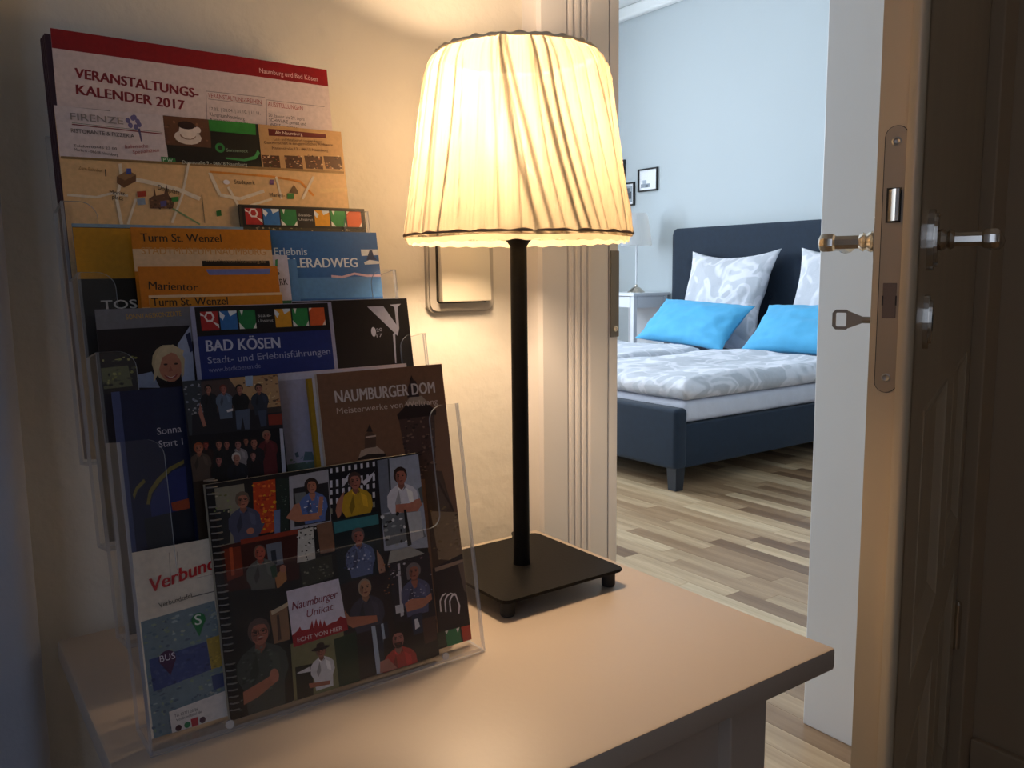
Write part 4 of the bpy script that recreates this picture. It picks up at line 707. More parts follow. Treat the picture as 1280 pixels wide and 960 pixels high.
('blue_town_leaflet','royal blue leaflet with white capital lettering under a strip of coloured squares',0.1665,0.062,0.109,0.228,0.051,0.002,'a8a8c4',None,None,0,[('p',[(0,0),(109,0),(109,227.5),(0,227.5)],'1b2f78'),('p',[(0,206),(109,206),(109,227.5),(0,227.5)],'141318'),('p',[(4,208),(105,208),(105,226),(4,226)],'141318'),('p',[(6.6,210),(19.257142857142856,210),(19.257142857142856,224),(6.6,224)],'b02a2a'),('p',[(11.03,216.3),(14.827142857142857,216.3),(16.725714285714286,219.8),(14.827142857142857,223.72),(11.03,223.72),(9.131428571428572,219.8)],'f0e8e0'),('p',[(11.662857142857142,217.7),(14.194285714285712,217.7),(15.206857142857142,219.8),(14.194285714285712,222.32),(11.662857142857142,222.32),(10.650285714285713,219.8)],'b02a2a'),('p',[(6.6,221.2),(10.397142857142857,220.08),(6.6,223.3)],'f0e8e0'),('p',[(19.257142857142856,211.4),(19.257142857142856,214.2),(14.194285714285712,217.0)],'f0e8e0'),('p',[(20.45714285714286,210),(33.114285714285714,210),(33.114285714285714,224),(20.45714285714286,224)],'2f6fb5'),('p',[(20.45714285714286,224),(24.254285714285714,220.5),(22.35571428571429,217.0),(20.45714285714286,219.8)],'e8eef2'),('p',[(26.785714285714285,224),(28.051428571428573,219.8),(33.114285714285714,222.6),(33.114285714285714,224)],'e8eef2'),('p',[(34.31428571428572,210),(46.97142857142857,210),(46.97142857142857,224),(34.31428571428572,224)],'1f7a45'),('p',[(34.31428571428572,210),(38.111428571428576,210),(34.31428571428572,214.9)],'f0f0e8'),('p',[(46.97142857142857,210),(46.97142857142857,214.2),(44.44,210)],'f0f0e8'),('p',[(35.58,224),(36.84571428571429,219.8),(38.111428571428576,224)],'f0f0e8'),('p',[(62.02857142857143,210),(74.6857142857143,210),(74.6857142857143,224),(62.02857142857143,224)],'e0a02a'),('p',[(62.02857142857143,224),(65.8257142857143,220.5),(63.92714285714286,217.0),(62.02857142857143,219.8)],'e8eef2'),('p',[(68.35714285714286,224),(69.62285714285716,219.8),(74.6857142857143,222.6),(74.6857142857143,224)],'e8eef2'),('p',[(75.88571428571429,210),(88.54285714285714,210),(88.54285714285714,224),(75.88571428571429,224)],'2b8a4a'),('p',[(75.88571428571429,210),(79.68285714285715,210),(75.88571428571429,214.9)],'f0f0e8'),('p',[(88.54285714285714,210),(88.54285714285714,214.2),(86.01142857142857,210)],'f0f0e8'),('p',[(77.15142857142857,224),(78.41714285714286,219.8),(79.68285714285715,224)],'f0f0e8'),('p',[(89.74285714285713,210),(102.4,210),(102.4,224),(89.74285714285713,224)],'e0622f'),('p',[(102.4,210),(102.4,214.2),(99.86857142857143,210)],'f5e0d0'),('p',[(89.74285714285713,224),(89.74285714285713,221.2),(92.27428571428571,224)],'f5e0d0'),('p',[(0,0),(3,0),(3,227.5),(0,227.5)],'9ca0c0'),('p',[(106,0),(109,0),(109,227.5),(106,227.5)],'a8a8c4'),('t','BAD KÖSEN',8.2,194.7,63.3,194.2,8.2,'c8cce0',0),('t','Stadt- und Erlebnisführungen',8.4,185.8,103.7,186.6,4.9,'a8b0d0',0),('t','www.badkoesen.de',8.3,179.4,46.9,180.0,3.5,'8890bc',0),('t','Saale-',48.7,218.4,59.3,218.4,2.2,'c8c8c8',0),('t','Unstrut',48.7,214.5,60.3,214.5,2.2,'c8c8c8',0)]),
('black_theatre_leaflet','black leaflet with one large white serif letter,right of the blue leaflet',0.2455,0.062,0.1015,0.2305,0.057,0.002,'a8a4b0',None,None,0,[('p',[(0,0),(105,0),(105,230),(0,230)],'181418'),('p',[(64.0,224.1),(78.7,224.0),(91.3,204.5),(89.1,198.5)],'b4b4c8'),('p',[(84.8,225.1),(95.4,225.5),(92.0,222.8),(91.3,204.5),(89.1,204.6),(89.0,222.9)],'b4b4c8'),('p',[(89.7,203.2),(84.8,200.1),(84.1,175.8),(85.2,175.7),(86.9,199.3)],'b4b4c8'),('e',67.3,203.0,2.2,4.0,'d0d0e0'),('t','20',70.2,202.8,75.4,203.3,2.7,'c0c0d0',0),('t','17',69.7,198.2,74.9,198.6,2.7,'c0c0d0',0)]),
('tuscany_leaflet','yellow and black leaflet with white serif capitals,far left behind the orange sheets',0.1035,0.123,0.104,0.2355,0.104,0.001,'3c3428',None,None,0,[('p',[(0,0),(104,0),(104,235),(0,235)],'16130f'),('p',[(0,197),(104,197),(104,235),(0,235)],'c08a1c'),('t','TOSKANA',13.7,174.2,76.2,174.5,6.5,'d0ccc4',0)]),
('tower_leaflet','rearmost orange leaflet with dark lettering above a cream band',0.1415,0.123,0.107,0.2345,0.097,0.0006,'c87c1a',None,None,0,[('p',[(0,0),(107,0),(107,234),(0,234)],'c87c1a'),('p',[(0,201),(107,201),(107,218),(0,218)],'d8bc98'),('t','Turm St. Wenzel',6.5,223.8,66.8,223.9,6.1,'2a1c14',0),('t','STADTMUSEUM NAUMBURG',6.1,214.1,101.5,213.7,5.2,'c89458',0),('p',[(50,202),(104,202),(104,209),(50,209)],'1c1410'),('t','www.MuseumNaumburg.de',52.7,207.9,100.7,207.1,2.5,'a88860',0)]),
('gate_leaflet','middle orange leaflet with one line of dark lettering,lower than the one behind',0.1425,0.123,0.107,0.2035,0.091,0.0006,'c87c1a',None,None,0,[('p',[(0,0),(107,0),(107,203),(0,203)],'c8781a'),('p',[(49.4,201.1),(101.1,201.3),(99.9,196.8),(52.0,196.7)],'6a78b8'),('t','Marientor',6.2,186.4,41.6,184.3,6.0,'2a1c14',0),('p',[(0,171),(107,171),(107,173),(0,173)],'d8a868')]),
('low_tower_leaflet','frontmost orange leaflet,only its top edge above the grey-banded leaflet',0.147,0.123,0.102,0.181,0.086,0.0006,'d8b080',None,None,0,[('p',[(0,0),(107,0),(107,181),(0,181)],'c88420'),('p',[(0,179),(107,179),(107,181),(0,181)],'e0c49c'),('t','Turm St. Wenzel',1.5,173.0,57.7,172.4,6.0,'2a1c14',0)]),
('cycle_route_leaflet','bright blue cycle route leaflet with white capitals,upper right of the stand',0.2525,0.123,0.0975,0.236,0.106,0.001,'4c80bc',None,None,0,[('p',[(0,0),(106,0),(106,236),(0,236)],'1f5ca0'),('p',[(0,178),(106,178),(106,196),(0,196)],'4a80bc'),('p',[(50,196),(60,195),(72,198),(84,196),(106,196),(106,198),(84,198),(72,200),(60,197),(50,198)],'d8b8c4'),('t','Erlebnis',1.2,215.4,30.0,215.5,6.1,'c0d0e4',0),('t','SAALERADWEG',-3.4,204.7,75.7,204.8,8.0,'e0e8f0',0),('p',[(80.7,220.6),(97.2,220.7),(97.4,215.6),(80.8,214.8)],'e0e4e8'),('p',[(87.1,215.6),(89.2,219.9),(91.6,219.9),(92.6,214.8),(95.3,211.2),(85.1,211.2)],'14305c'),('p',[(82.5,209.1),(88.2,211.2),(99.1,209.8),(97.3,207.6),(83.0,206.9)],'e0e4e8')]),
('white_card','narrow white card with dark letters wedged between orange and blue leaflets',0.226,0.123,0.036,0.214,0.099,0.0006,'c8c8dc',None,None,0,[('p',[(0,0),(36,0),(36,222),(0,222)],'c8c8dc'),('p',[(0,165),(36,165),(36,176),(0,176)],'2c6c48'),('t','S',24.6,197.4,28.0,197.4,4.7,'241c2c',0),('t','WERK',18.2,188.2,34.0,189.2,5.3,'241c2c',0),('p',[(25.4,210.1),(27.5,210.7),(26.7,204.0),(24.7,204.1)],'2c8050')]),
('pale_blue_card','slim mid blue card in front of the cycle route leaflet',0.252,0.123,0.0185,0.211,0.1015,0.0006,'5c8cc4',None,None,0,[('p',[(0,0),(20,0),(20,221),(0,221)],'4c80bc')]),
('grey_blue_leaflet','grey-blue leaflet,a thin strip showing below the town map',0.105,0.123,0.128,0.2405,0.115,0.001,'7c9cb8',None,None,0,[('p',[(0,0),(130,0),(130,241),(0,241)],'7c9cb8')]),
('wine_region_leaflet','black leaflet with a strip of coloured squares,behind the bright blue cycle leaflet',0.2345,0.184,0.1155,0.201,0.1246,0.003,'4c4438',None,None,0,[('p',[(0,0),(116,0),(116,201),(0,201)],'3a3428'),('b',[(2.8,185.1),(121.9,187.2),(121.9,180.5),(2.7,178.3)],60,['5c5c3c','8c7c5c','2c3020','a89c7c','443c2c'],3),('p',[(2,182),(114,182),(114,200),(2,200)],'141318'),('p',[(4.6,184),(18.82857142857143,184),(18.82857142857143,198),(4.6,198)],'b02a2a'),('p',[(9.58,190.3),(13.848571428571429,190.3),(15.982857142857144,193.8),(13.848571428571429,197.72),(9.58,197.72),(7.445714285714286,193.8)],'f0e8e0'),('p',[(10.291428571428572,191.7),(13.137142857142857,191.7),(14.275428571428572,193.8),(13.137142857142857,196.32),(10.291428571428572,196.32),(9.153142857142857,193.8)],'b02a2a'),('p',[(4.6,195.2),(8.868571428571428,194.08),(4.6,197.3)],'f0e8e0'),('p',[(18.82857142857143,185.4),(18.82857142857143,188.2),(13.137142857142857,191.0)],'f0e8e0'),('p',[(20.028571428571432,184),(34.25714285714286,184),(34.25714285714286,198),(20.028571428571432,198)],'2f6fb5'),('p',[(20.028571428571432,198),(24.29714285714286,194.5),(22.162857142857145,191.0),(20.028571428571432,193.8)],'e8eef2'),('p',[(27.142857142857146,198),(28.565714285714286,193.8),(34.25714285714286,196.6),(34.25714285714286,198)],'e8eef2'),('p',[(35.45714285714286,184),(49.68571428571428,184),(49.68571428571428,198),(35.45714285714286,198)],'1f7a45'),('p',[(35.45714285714286,184),(39.72571428571429,184),(35.45714285714286,188.9)],'f0f0e8'),('p',[(49.68571428571428,184),(49.68571428571428,188.2),(46.839999999999996,184)],'f0f0e8'),('p',[(36.88,198),(38.30285714285715,193.8),(39.72571428571429,198)],'f0f0e8'),('p',[(66.31428571428572,184),(80.54285714285714,184),(80.54285714285714,198),(66.31428571428572,198)],'e0a02a'),('p',[(66.31428571428572,198),(70.58285714285715,194.5),(68.44857142857143,191.0),(66.31428571428572,193.8)],'e8eef2'),('p',[(73.42857142857143,198),(74.85142857142857,193.8),(80.54285714285714,196.6),(80.54285714285714,198)],'e8eef2'),('p',[(81.74285714285713,184),(95.97142857142858,184),(95.97142857142858,198),(81.74285714285713,198)],'2b8a4a'),('p',[(81.74285714285713,184),(86.01142857142857,184),(81.74285714285713,188.9)],'f0f0e8'),('p',[(95.97142857142858,184),(95.97142857142858,188.2),(93.12571428571428,184)],'f0f0e8'),('p',[(83.16571428571427,198),(84.58857142857143,193.8),(86.01142857142857,198)],'f0f0e8'),('p',[(97.17142857142856,184),(111.4,184),(111.4,198),(97.17142857142856,198)],'e0622f'),('p',[(111.4,184),(111.4,188.2),(108.55428571428571,184)],'f5e0d0'),('p',[(97.17142857142856,198),(97.17142857142856,195.2),(100.01714285714286,198)],'f5e0d0'),('t','Saale-',51.4,192.4,63.6,192.4,2.2,'c8c8c8',0),('t','Unstrut',51.4,188.5,64.6,188.5,2.2,'c8c8c8',0)]),
('town_map_sheet','tan street map sheet with advertisement blocks along its top,in front of the calendar',0.1035,0.184,0.2335,0.2725,0.1285,0.001,'c8a878',None,None,0,[('p',[(0,0),(233,0),(233,272),(0,272)],'dcb888'),('p',[(-0.4,276.7),(80.4,277.6),(79.7,234.4),(0.4,233.4)],'d8ccd0'),('t','FIRENZE',10.2,262.4,47.6,262.1,5.3,'8c8484',0),('p',[(11.0,259.4),(76.5,257.6),(76.4,256.6),(10.9,258.5)],'7c3038'),('p',[(11.1,260.4),(76.6,258.6),(76.6,258.3),(11.1,260.0)],'4c6c4c'),('t','RISTORANTE & PIZZERIA',9.8,252.5,54.8,251.9,3.1,'3c3438',0),('t','Markt 6 - 06618 Naumburg',10.7,238.5,41.5,236.3,2.2,'4c4448',0),('t','Telefon 03445 23 00',10.4,241.5,40.9,241.3,2.0,'4c4448',0),('t','Italienische',46.9,243.0,64.3,245.0,2.9,'a04850',0.2),('t','Spezialitäten',52.3,239.0,72.5,242.3,2.9,'a04850',0.2),('p',[(12.4,273.7),(39.3,272.8),(39.2,271.8),(12.3,272.8)],'8c8488'),('e',51.4,265.7,1.8,2.2,'6c6494'),('e',55.2,268.0,1.8,2.2,'6c6494'),('e',58.6,265.7,1.8,2.2,'6c6494'),('e',52.9,262.0,1.8,2.2,'6c6494'),('e',56.9,261.1,1.8,2.2,'6c6494'),('e',56.5,268.7,1.8,2.2,'6c6494'),('e',59.5,263.2,1.8,2.2,'6c6494'),('p',[(58.0,259.9),(59.8,260.1),(60.6,249.8),(59.4,249.7)],'5c5478'),('p',[(78.3,274.7),(156.5,275.6),(156.1,233.1),(79.0,233.0)],'1c1a14'),('p',[(78.3,274.7),(115.7,274.4),(114.4,248.7),(78.1,248.6)],'5c3c2c'),('b',[(77.7,269.5),(113.8,268.9),(113.3,251.4),(78.2,249.9)],20,['6c4838','4c3024','7c5840'],4),('e',96.4,256.0,10.9,6.0,'d8ccc4'),('e',96.5,257.3,6.4,3.3,'8c7060'),('e',96.9,261.4,7.1,6.7,'e4d8d0'),('e',96.1,265.9,7.1,3.3,'2c1810'),('e',104.8,262.7,2.6,2.7,'e4d8d0'),('p',[(114.4,274.3),(154.2,274.0),(153.7,262.8),(114.5,262.9)],'2c7c34'),('e',121.7,249.3,4.0,4.1,'2c7c40'),('e',121.7,249.3,2.0,2.0,'1c1a14'),('t','Sonneneck',126.7,246.3,145.1,246.9,2.7,'8ca48c',0),('p',[(125.5,241.4),(141.0,241.1),(150.4,244.5),(153.8,250.3),(155.5,247.0),(151.5,241.8),(141.5,239.1),(126.0,240.1)],'3c8c50'),('t','Domstraße 9 - 06618 Naumburg',89.7,233.7,143.1,235.1,2.7,'c0c8c0',0),('p',[(73.4,238.5),(84.4,238.0),(84.7,234.0),(73.6,234.6)],'2c7c3c'),('t','P W',74.8,234.7,82.2,234.5,2.6,'e0f0e0',0),('p',[(156.7,277.0),(240.7,280.5),(232.4,236.3),(156.1,233.1)],'b89468'),('p',[(165.0,269.4),(218.2,269.0),(218.5,265.4),(165.0,263.1)],'5c1c1c'),('t','Alt Naumburg',170.9,265.0,195.8,265.7,2.8,'e0d0c4',0),('t','Gast- und Hotelbetrieb unserer Region',168.9,259.2,213.4,260.6,2.5,'5c4030',0),('t','Gastwirtschaft & ein gemütliches Ambiente',160.0,255.7,223.9,258.5,2.5,'5c4030',0),('t','Marienstraße 13 - 06618 Naumburg',166.6,251.3,218.7,253.0,2.5,'5c4030',0),('p',[(156.8,245.7),(172.4,246.1),(172.6,234.1),(157.6,233.9)],'4c3020'),('b',[(156.8,245.7),(172.4,246.1),(172.6,234.1),(157.6,233.9)],14,['a06c4c','2c3c1c','8c7058','d0b898'],3),('p',[(176.9,246.8),(193.0,247.2),(193.2,235.4),(177.7,235.1)],'4c3020'),('b',[(176.9,247.1),(193.1,247.5),(193.2,235.4),(177.7,235.1)],14,['a06c4c','2c1810','8c7058','d0b898'],3),('p',[(195.3,247.8),(212.0,248.3),(212.2,236.5),(196.3,236.3)],'4c3020'),('b',[(195.4,248.4),(212.1,248.9),(212.2,236.5),(196.3,236.3)],14,['a06c4c','2c1810','8c7058','d0b898'],3),('p',[(213.6,248.8),(230.7,249.3),(230.9,237.6),(214.6,237.4)],'4c3020'),('b',[(213.7,249.7),(230.8,250.2),(230.9,237.6),(214.6,237.4)],14,['a06c4c','2c1810','8c7058','d0b898'],3),('p',[(0.8,231.9),(232.0,233.7),(232.4,235.9),(1.0,233.8)],'8c7048'),('p',[(2.4,203.3),(22.2,202.3),(22.5,204.2),(2.7,205.2)],'e8dcc8'),('p',[(22.4,202.3),(34.2,206.0),(33.9,207.8),(22.2,204.1)],'e8dcc8'),('p',[(33.8,205.9),(45.3,204.5),(45.7,206.4),(34.3,207.8)],'e8dcc8'),('p',[(41.0,230.4),(41.1,220.3),(43.5,220.7),(43.3,230.9)],'e8dcc8'),('p',[(41.2,220.7),(36.0,202.8),(38.2,202.4),(43.4,220.3)],'e8dcc8'),('p',[(35.9,202.3),(37.4,182.2),(39.8,182.7),(38.2,202.9)],'e8dcc8'),('p',[(40.7,218.9),(64.0,215.0),(64.9,218.2),(41.6,222.0)],'e8dcc8'),('p',[(63.9,215.0),(83.2,210.7),(84.3,214.0),(65.0,218.2)],'e8dcc8'),('p',[(82.9,210.8),(99.9,203.6),(101.5,206.7),(84.5,213.9)],'e8dcc8'),('p',[(50.3,203.4),(42.4,182.9),(44.1,182.3),(52.0,202.9)],'e8dcc8'),('p',[(93.9,234.8),(86.1,208.0),(87.9,207.7),(95.7,234.6)],'e8dcc8'),('p',[(86.2,208.2),(75.7,185.0),(77.4,184.3),(87.9,207.6)],'e8dcc8'),('p',[(109.6,227.1),(116.2,208.6),(118.7,209.8),(112.1,228.3)],'e8dcc8'),('p',[(117.0,207.9),(133.5,205.1),(134.3,207.9),(117.8,210.5)],'e8dcc8'),('p',[(134.2,205.2),(155.8,213.0),(155.2,215.6),(133.6,207.8)],'e8dcc8'),('p',[(110.8,227.5),(163.8,226.4),(164.1,228.2),(111.1,229.2)],'d88c38'),('p',[(163.7,226.4),(188.7,223.5),(189.3,225.3),(164.2,228.2)],'d88c38'),('p',[(188.3,223.8),(199.5,211.4),(201.1,212.7),(189.7,225.1)],'d88c38'),('p',[(123.9,215.8),(132.1,197.7),(134.0,198.8),(125.8,216.8)],'e8dcc8'),('p',[(133.2,197.3),(162.0,206.6),(161.6,208.6),(132.8,199.2)],'e8dcc8'),('p',[(166.6,227.2),(169.5,207.7),(171.3,208.2),(168.4,227.8)],'e8dcc8'),('p',[(201.3,229.9),(188.5,209.2),(190.4,208.3),(203.2,229.0)],'e8dcc8'),('p',[(102.0,208.5),(102.1,185.2),(102.9,185.3),(102.8,208.6)],'8c7c60'),('p',[(206.8,214.9),(233.5,217.5),(233.7,221.2),(207.0,218.5)],'e0c08c'),('p',[(78.0,195.9),(98.1,183.3),(98.9,184.4),(78.7,197.0)],'7c9c6c'),('p',[(38.8,220.3),(47.5,225.9),(53.1,222.4),(52.6,217.3),(43.2,211.7),(38.3,215.3)],'6c4c34'),('p',[(38.8,220.3),(47.5,225.9),(53.1,222.4),(44.4,217.5)],'8c6c4c'),('p',[(60.8,203.6),(64.6,206.3),(65.6,215.4),(66.5,206.4),(72.7,207.9),(75.4,215.9),(76.3,206.8),(80.3,203.0),(78.4,196.4),(61.2,195.9)],'5c4030'),('b',[(60.9,204.8),(79.4,206.9),(78.4,196.4),(61.2,195.9)],16,['8c6848','3c2820'],3),('p',[(46.5,227.1),(50.0,227.3),(49.6,222.8),(46.0,222.6)],'3c4c9c'),('p',[(52.3,209.0),(59.0,209.9),(59.1,205.4),(52.5,204.5)],'a83c28'),('p',[(51.8,203.2),(57.8,204.1),(57.9,198.9),(51.8,198.1)],'8c9cb0'),('p',[(78.0,205.6),(83.7,206.4),(83.3,202.5),(78.3,201.6)],'2c7c38'),('p',[(69.1,201.9),(74.1,202.8),(73.6,198.2),(69.2,197.4)],'4c4c8c'),('p',[(112.7,195.6),(116.8,196.4),(116.9,191.7),(112.9,190.9)],'2c6c30'),('p',[(176.0,213.1),(181.9,213.4),(181.3,208.4),(175.5,208.2)],'3c7c3c'),('p',[(177.6,213.9),(182.8,221.2),(185.8,215.7),(186.2,212.9)],'6c5438'),('e',123.9,220.3,2.7,2.0,'e4e4f0'),('p',[(161.5,224.4),(165.1,224.6),(164.6,220.3),(161.0,220.1)],'6c4c7c'),('t','Moritz-',32.3,206.2,44.3,205.4,3.1,'2c2018',0),('t','platz',33.6,202.5,41.6,201.5,3.2,'2c2018',0),('t','Domplatz',68.2,211.6,84.5,207.8,3.9,'2c2018',0),('t','Stadtpark',130.5,219.3,148.3,219.5,3.4,'2c2018',0),('t','Marien-',159.9,209.6,173.5,209.5,3.5,'2c2018',0),('t','Zum Bahnhof',12.1,224.4,28.8,222.9,2.5,'a07c4c',0),('p',[(30.7,225.5),(31.6,225.6),(31.3,219.9),(30.4,219.9)],'3c3028')]),
('events_calendar','tall white events calendar with a dark red top band,highest sheet in the stand',0.1032,0.184,0.2255,0.3355,0.1365,0.001,'b8a8a8',None,None,0.8,[('p',[(0,0),(226,0),(226,336),(0,336)],'dccccc'),('p',[(0,320),(226,320),(226,336),(0,336)],'84141c'),('t','Naumburg und Bad Kösen',161.8,323.8,215.6,323.4,4.3,'e8c8c8',0),('t','VERANSTALTUNGS-',13.9,299.0,106.5,294.4,7.6,'7c1c28',0),('t','KALENDER 2017',13.8,285.9,94.4,283.0,7.6,'7c1c28',0),('t','VERANSTALTUNGSREIHEN',115.2,296.0,160.9,295.5,3.8,'a03030',0),('t','17.03. | 28.04. | 31.10. | 11.11.',115.4,285.1,159.2,286.1,2.7,'5c5054',0),('t','KlangraumNaumburg',114.9,280.3,144.5,279.8,3.1,'30282c',0),('t','Kammermusikreihe',115.1,276.3,147.5,275.9,2.7,'5c5054',0),('t','AUSSTELLUNGEN',166.5,294.7,198.7,294.5,3.9,'a03030',0),('t','20. Januar bis 29. April',166.2,285.4,199.1,285.1,2.9,'5c5054',0),('t','SCHWARZ gemalt und',166.4,281.2,200.2,280.8,2.9,'30282c',0),('t','WEISS gezeichnet',166.7,277.0,192.9,276.5,2.9,'30282c',0),('p',[(113.7,301.0),(164.4,302.0),(164.5,302.5),(113.8,301.5)],'8c8084'),('p',[(113.5,301.2),(112.1,275.3),(112.6,275.4),(114.0,301.3)],'8c8084'),('p',[(165.6,300.0),(219.9,300.1),(220.0,300.6),(165.7,300.5)],'8c8084'),('p',[(165.4,300.2),(163.3,274.5),(163.8,274.6),(165.9,300.3)],'8c8084'),('p',[(115.0,294.4),(161.5,294.6),(161.6,295.1),(115.1,294.9)],'8c8084')]),
]
CAT = {'booklet': 'booklet', 'calendar': 'calendar', 'sheet': 'map', 'card': 'card', 'leaflet': 'leaflet'}
SB = Matrix.Translation((0, .535, TZ+.0008)) @ Matrix.Rotation(-LEAN, 4, 'X')
for (name, label, X, S, w_, h_, d_, t_, base, grp, spine, rot, ops) in LEAVES:
    lift = (d_+t_)*TL if S < .01 else (.0035 if rot else 0)
    loc = SB @ Vector((X, d_, S+TH+.0008+lift)); h_ -= lift+.003
    eu = (Matrix.Rotation(-LEAN, 3, 'X') @ Matrix.Rotation(R(rot), 3, 'Y')).to_euler()
    o = root(name, label, CAT[name.split('_')[-1]], loc, tuple(eu), group=grp)
    pm = mat(name+'_paper', hx(base), .7)
    # folded sheets / page block
    bm = bmesh.new(); n = max(1, min(5, int(t_/.0008)))
    tt = t_/n
    for i in range(n):
        e = (i % 2)*.0004
        box(bm, e, i*tt, e*.5, w_-e, (i+1)*tt-.00008, h_-e)
    obj('pages', bm, pm, o)
    p = Pic(); p.w, p.h = w_, h_
    rn = random.Random(name)
    dz = -(TH+.0008+lift)*1000
    texts = []
    def S_(pts): return [(a, b+dz) for a, b in pts]
    for q in ops:
        k = q[0]
        if k == 'p': p.poly(S_(q[1]), q[2])
        elif k == 'e': p.ell(q[1], q[2]+dz, q[3], q[4], q[5])
        elif k == 't': texts.append(q)
        elif k == 'H': portrait(p, q[1], q[2]+dz, q[3], q[4]+dz, q[5], q[6], q[7], q[8], rn)
        elif k == 'b':
            Q = [Vector(a) for a in S_(q[1])]; cs, sz = q[3], q[4]*.55
            for i in range(int(q[2]*1.4)):
                u, v_ = rn.random(), rn.random(); c0 = (Q[0]*(1-u)+Q[1]*u)*(1-v_)+(Q[3]*(1-u)+Q[2]*u)*v_
                a0 = rn.uniform(0, PI); r1, r2 = sz*rn.uniform(.3, .9), sz*rn.uniform(.2, .6)
                p.poly([(c0.x+r1*math.cos(a0+a)*rn.uniform(.7, 1.2), c0.y+r2*math.sin(a0+a)*rn.uniform(.7, 1.2)) for a in (0, 1.1, 2.2, 3.2, 4.3, 5.3)], rn.choice(cs))
    yb = -(.00008+(p.k+3)*.0000022)
    obj('cover_print', p.bm, M['print'], o)
    if texts:
        tp = Pic(); tp.w, tp.h = w_, h_
        for (_, s_, x0, z0, x1, z1, ch, colr, shr) in texts:
            V, F = glyphs(s_, .012 if ch > 6.5 else .006)
            if not V: continue
            xa = min(a for a, b in V); xb = max(a for a, b in V)
            L_ = math.hypot(x1-x0, z1-z0); an = math.atan2(z1-z0, x1-x0); sx = L_/(xb-xa); sy = ch/CAP
            for f in F:
                pts = []
                for i in f:
                    a, b = V[i]; a = (a-xa)*sx; b = b*sy; a += b*shr
                    pts.append((x0+a*math.cos(an)-b*math.sin(an), z0+a*math.sin(an)+b*math.cos(an)+dz))
                if name == 'spiral_booklet' or True:
                    xs = [a for a, b in pts]
                    if min(xs) < 0 or max(xs) > w_*1000: continue
                tp.poly(pts, colr, y=yb-.00003)
                if ch > 5: tp.poly([(a+ch*.035, c_) for a, c_ in pts], colr, y=yb-.000032)
                if ch > 7 and s_.isupper() and name == 'events_calendar': tp.poly([(a+ch*.11, c_+ch*.03) for a, c_ in pts], colr, y=yb-.000036)
                if ch > 7 and s_ not in ('Turm St. Wenzel', 'Marientor', 'TOSKANA'): tp.poly([(a+ch*.07, c_) for a, c_ in pts], colr, y=yb-.000034)
        obj('lettering', tp.bm, M['print'], o)
    if spine == 'coil':
        bm = bmesh.new()
        for i in range(36):
            zc = .006+i*.0044
            if .6 < (i % 12)/12 < .75: continue
            pts = [(.0045+.0042*math.cos(a), t_/2-.0042*math.sin(a)*1.1, zc+.0009*a/6) for a in [2*PI*k/10 for k in range(10)]]
            tube(bm, pts, .00055, 5)
        obj('spiral_wire', bm, M['wire'], o, smooth=True)
# spare calendars behind the front one, their shadow put into the paper colour
S4 = .184
for i in range(4):
    loc = SB @ Vector((.1036-.0003*i, .1385+i*.0045, S4+TH+.0008))
    o = root('events_calendar', None, 'calendar', loc, (-LEAN, 0, 0))
    o['label'] = 'shadow-coloured spare calendar in the thin stack behind the front events calendar'; o['group'] = 'spare calendars behind the front one'
    obj('pages', B(0, 0, 0, .223, .0042, .3285+.0006*i), mat('spare_calendar_shadow_paper', hx('4c3038'), .7), o)

# ------------------------------------------------------------------ bedroom
BX0, BX1, BY0, BY1 = 2.90, 5.045, 2.76, 4.70
bed = root('double_bed', 'navy blue upholstered double bed with a tall tufted headboard', 'bed', ((BX0+BX1)/2, (BY0+BY1)/2, 0))
Bi = Matrix.Translation((-(BX0+BX1)/2, -(BY0+BY1)/2, 0))
# footboard with rounded upper edge
obj('footboard', B(BX0, BY0-.02, .105, BX0+.085, BY1+.02, .400, bev=.022, seg=4, M=Bi), M['navy'], bed, smooth=True, angle=R(50))
for y in (BY0, BY1-.06): obj('side_rail', B(BX0+.086, y, .103, BX1-.11, y+.06, .315, bev=.008, M=Bi), M['navy'], bed, smooth=True, angle=R(50))
for x, y in ((BX0+.01, BY0-.015), (BX0+.01, BY1-.045), (BX1-.2, BY0), (BX1-.2, BY1-.06)):
    bm = B(x, y, .001, x+.062, y+.062, .112, M=Bi)
    for q in bm.verts:
        if q.co.z < .05: q.co.x += .006 if q.co.x < x+.03-(BX0+BX1)/2 else -.006; q.co.y += .006 if q.co.y < y+.03-(BY0+BY1)/2 else -.006
    obj('leg', bm, M['navyleg'], bed)
# headboard, softly domed between buttons
bm = bmesh.new(); HW, HH0, HH1 = BY1-BY0+.10, .11, 1.375; nx, nz = 96, 60; btn = [(u*.2425-.9, z) for z in (.62, .86, 1.10) for u in range(0, 8)]
rows_ = []
for face in (0, 1):
    g = []
    for i in range(nx+1):
        r_ = []
        for j in range(nz+1):
            y = -HW/2+HW*i/nx; z = HH0+(HH1-HH0)*j/nz
            cr = .05; zc = z
            dx = abs(y)-(HW/2-cr); 
            if dx > 0 and z > HH1-cr: zc = min(z, HH1-cr+math.sqrt(max(0, cr*cr-dx*dx)))
            e = min((HW/2-abs(y))/.02, (HH1-z)/.02, 1); e = max(e, 0)
            x = -.045+.012*(1-math.sqrt(max(0, 1-(1-e)**2)))
            if face == 0:
                for by, bz in btn:
                    d2 = (y-by)**2+(z-bz)**2
                    if d2 < .02: x += .016*math.exp(-d2/.0009)
            else: x = .045
            r_.append(bm.verts.new((x, y, zc)))
        g.append(r_)
    rows_.append(g)
for face, g in enumerate(rows_):
    for i in range(nx):
        for j in range(nz):
            f = (g[i][j], g[i][j+1], g[i+1][j+1], g[i+1][j]); bm.faces.new(f if face == 0 else f[::-1])
A, C = rows_
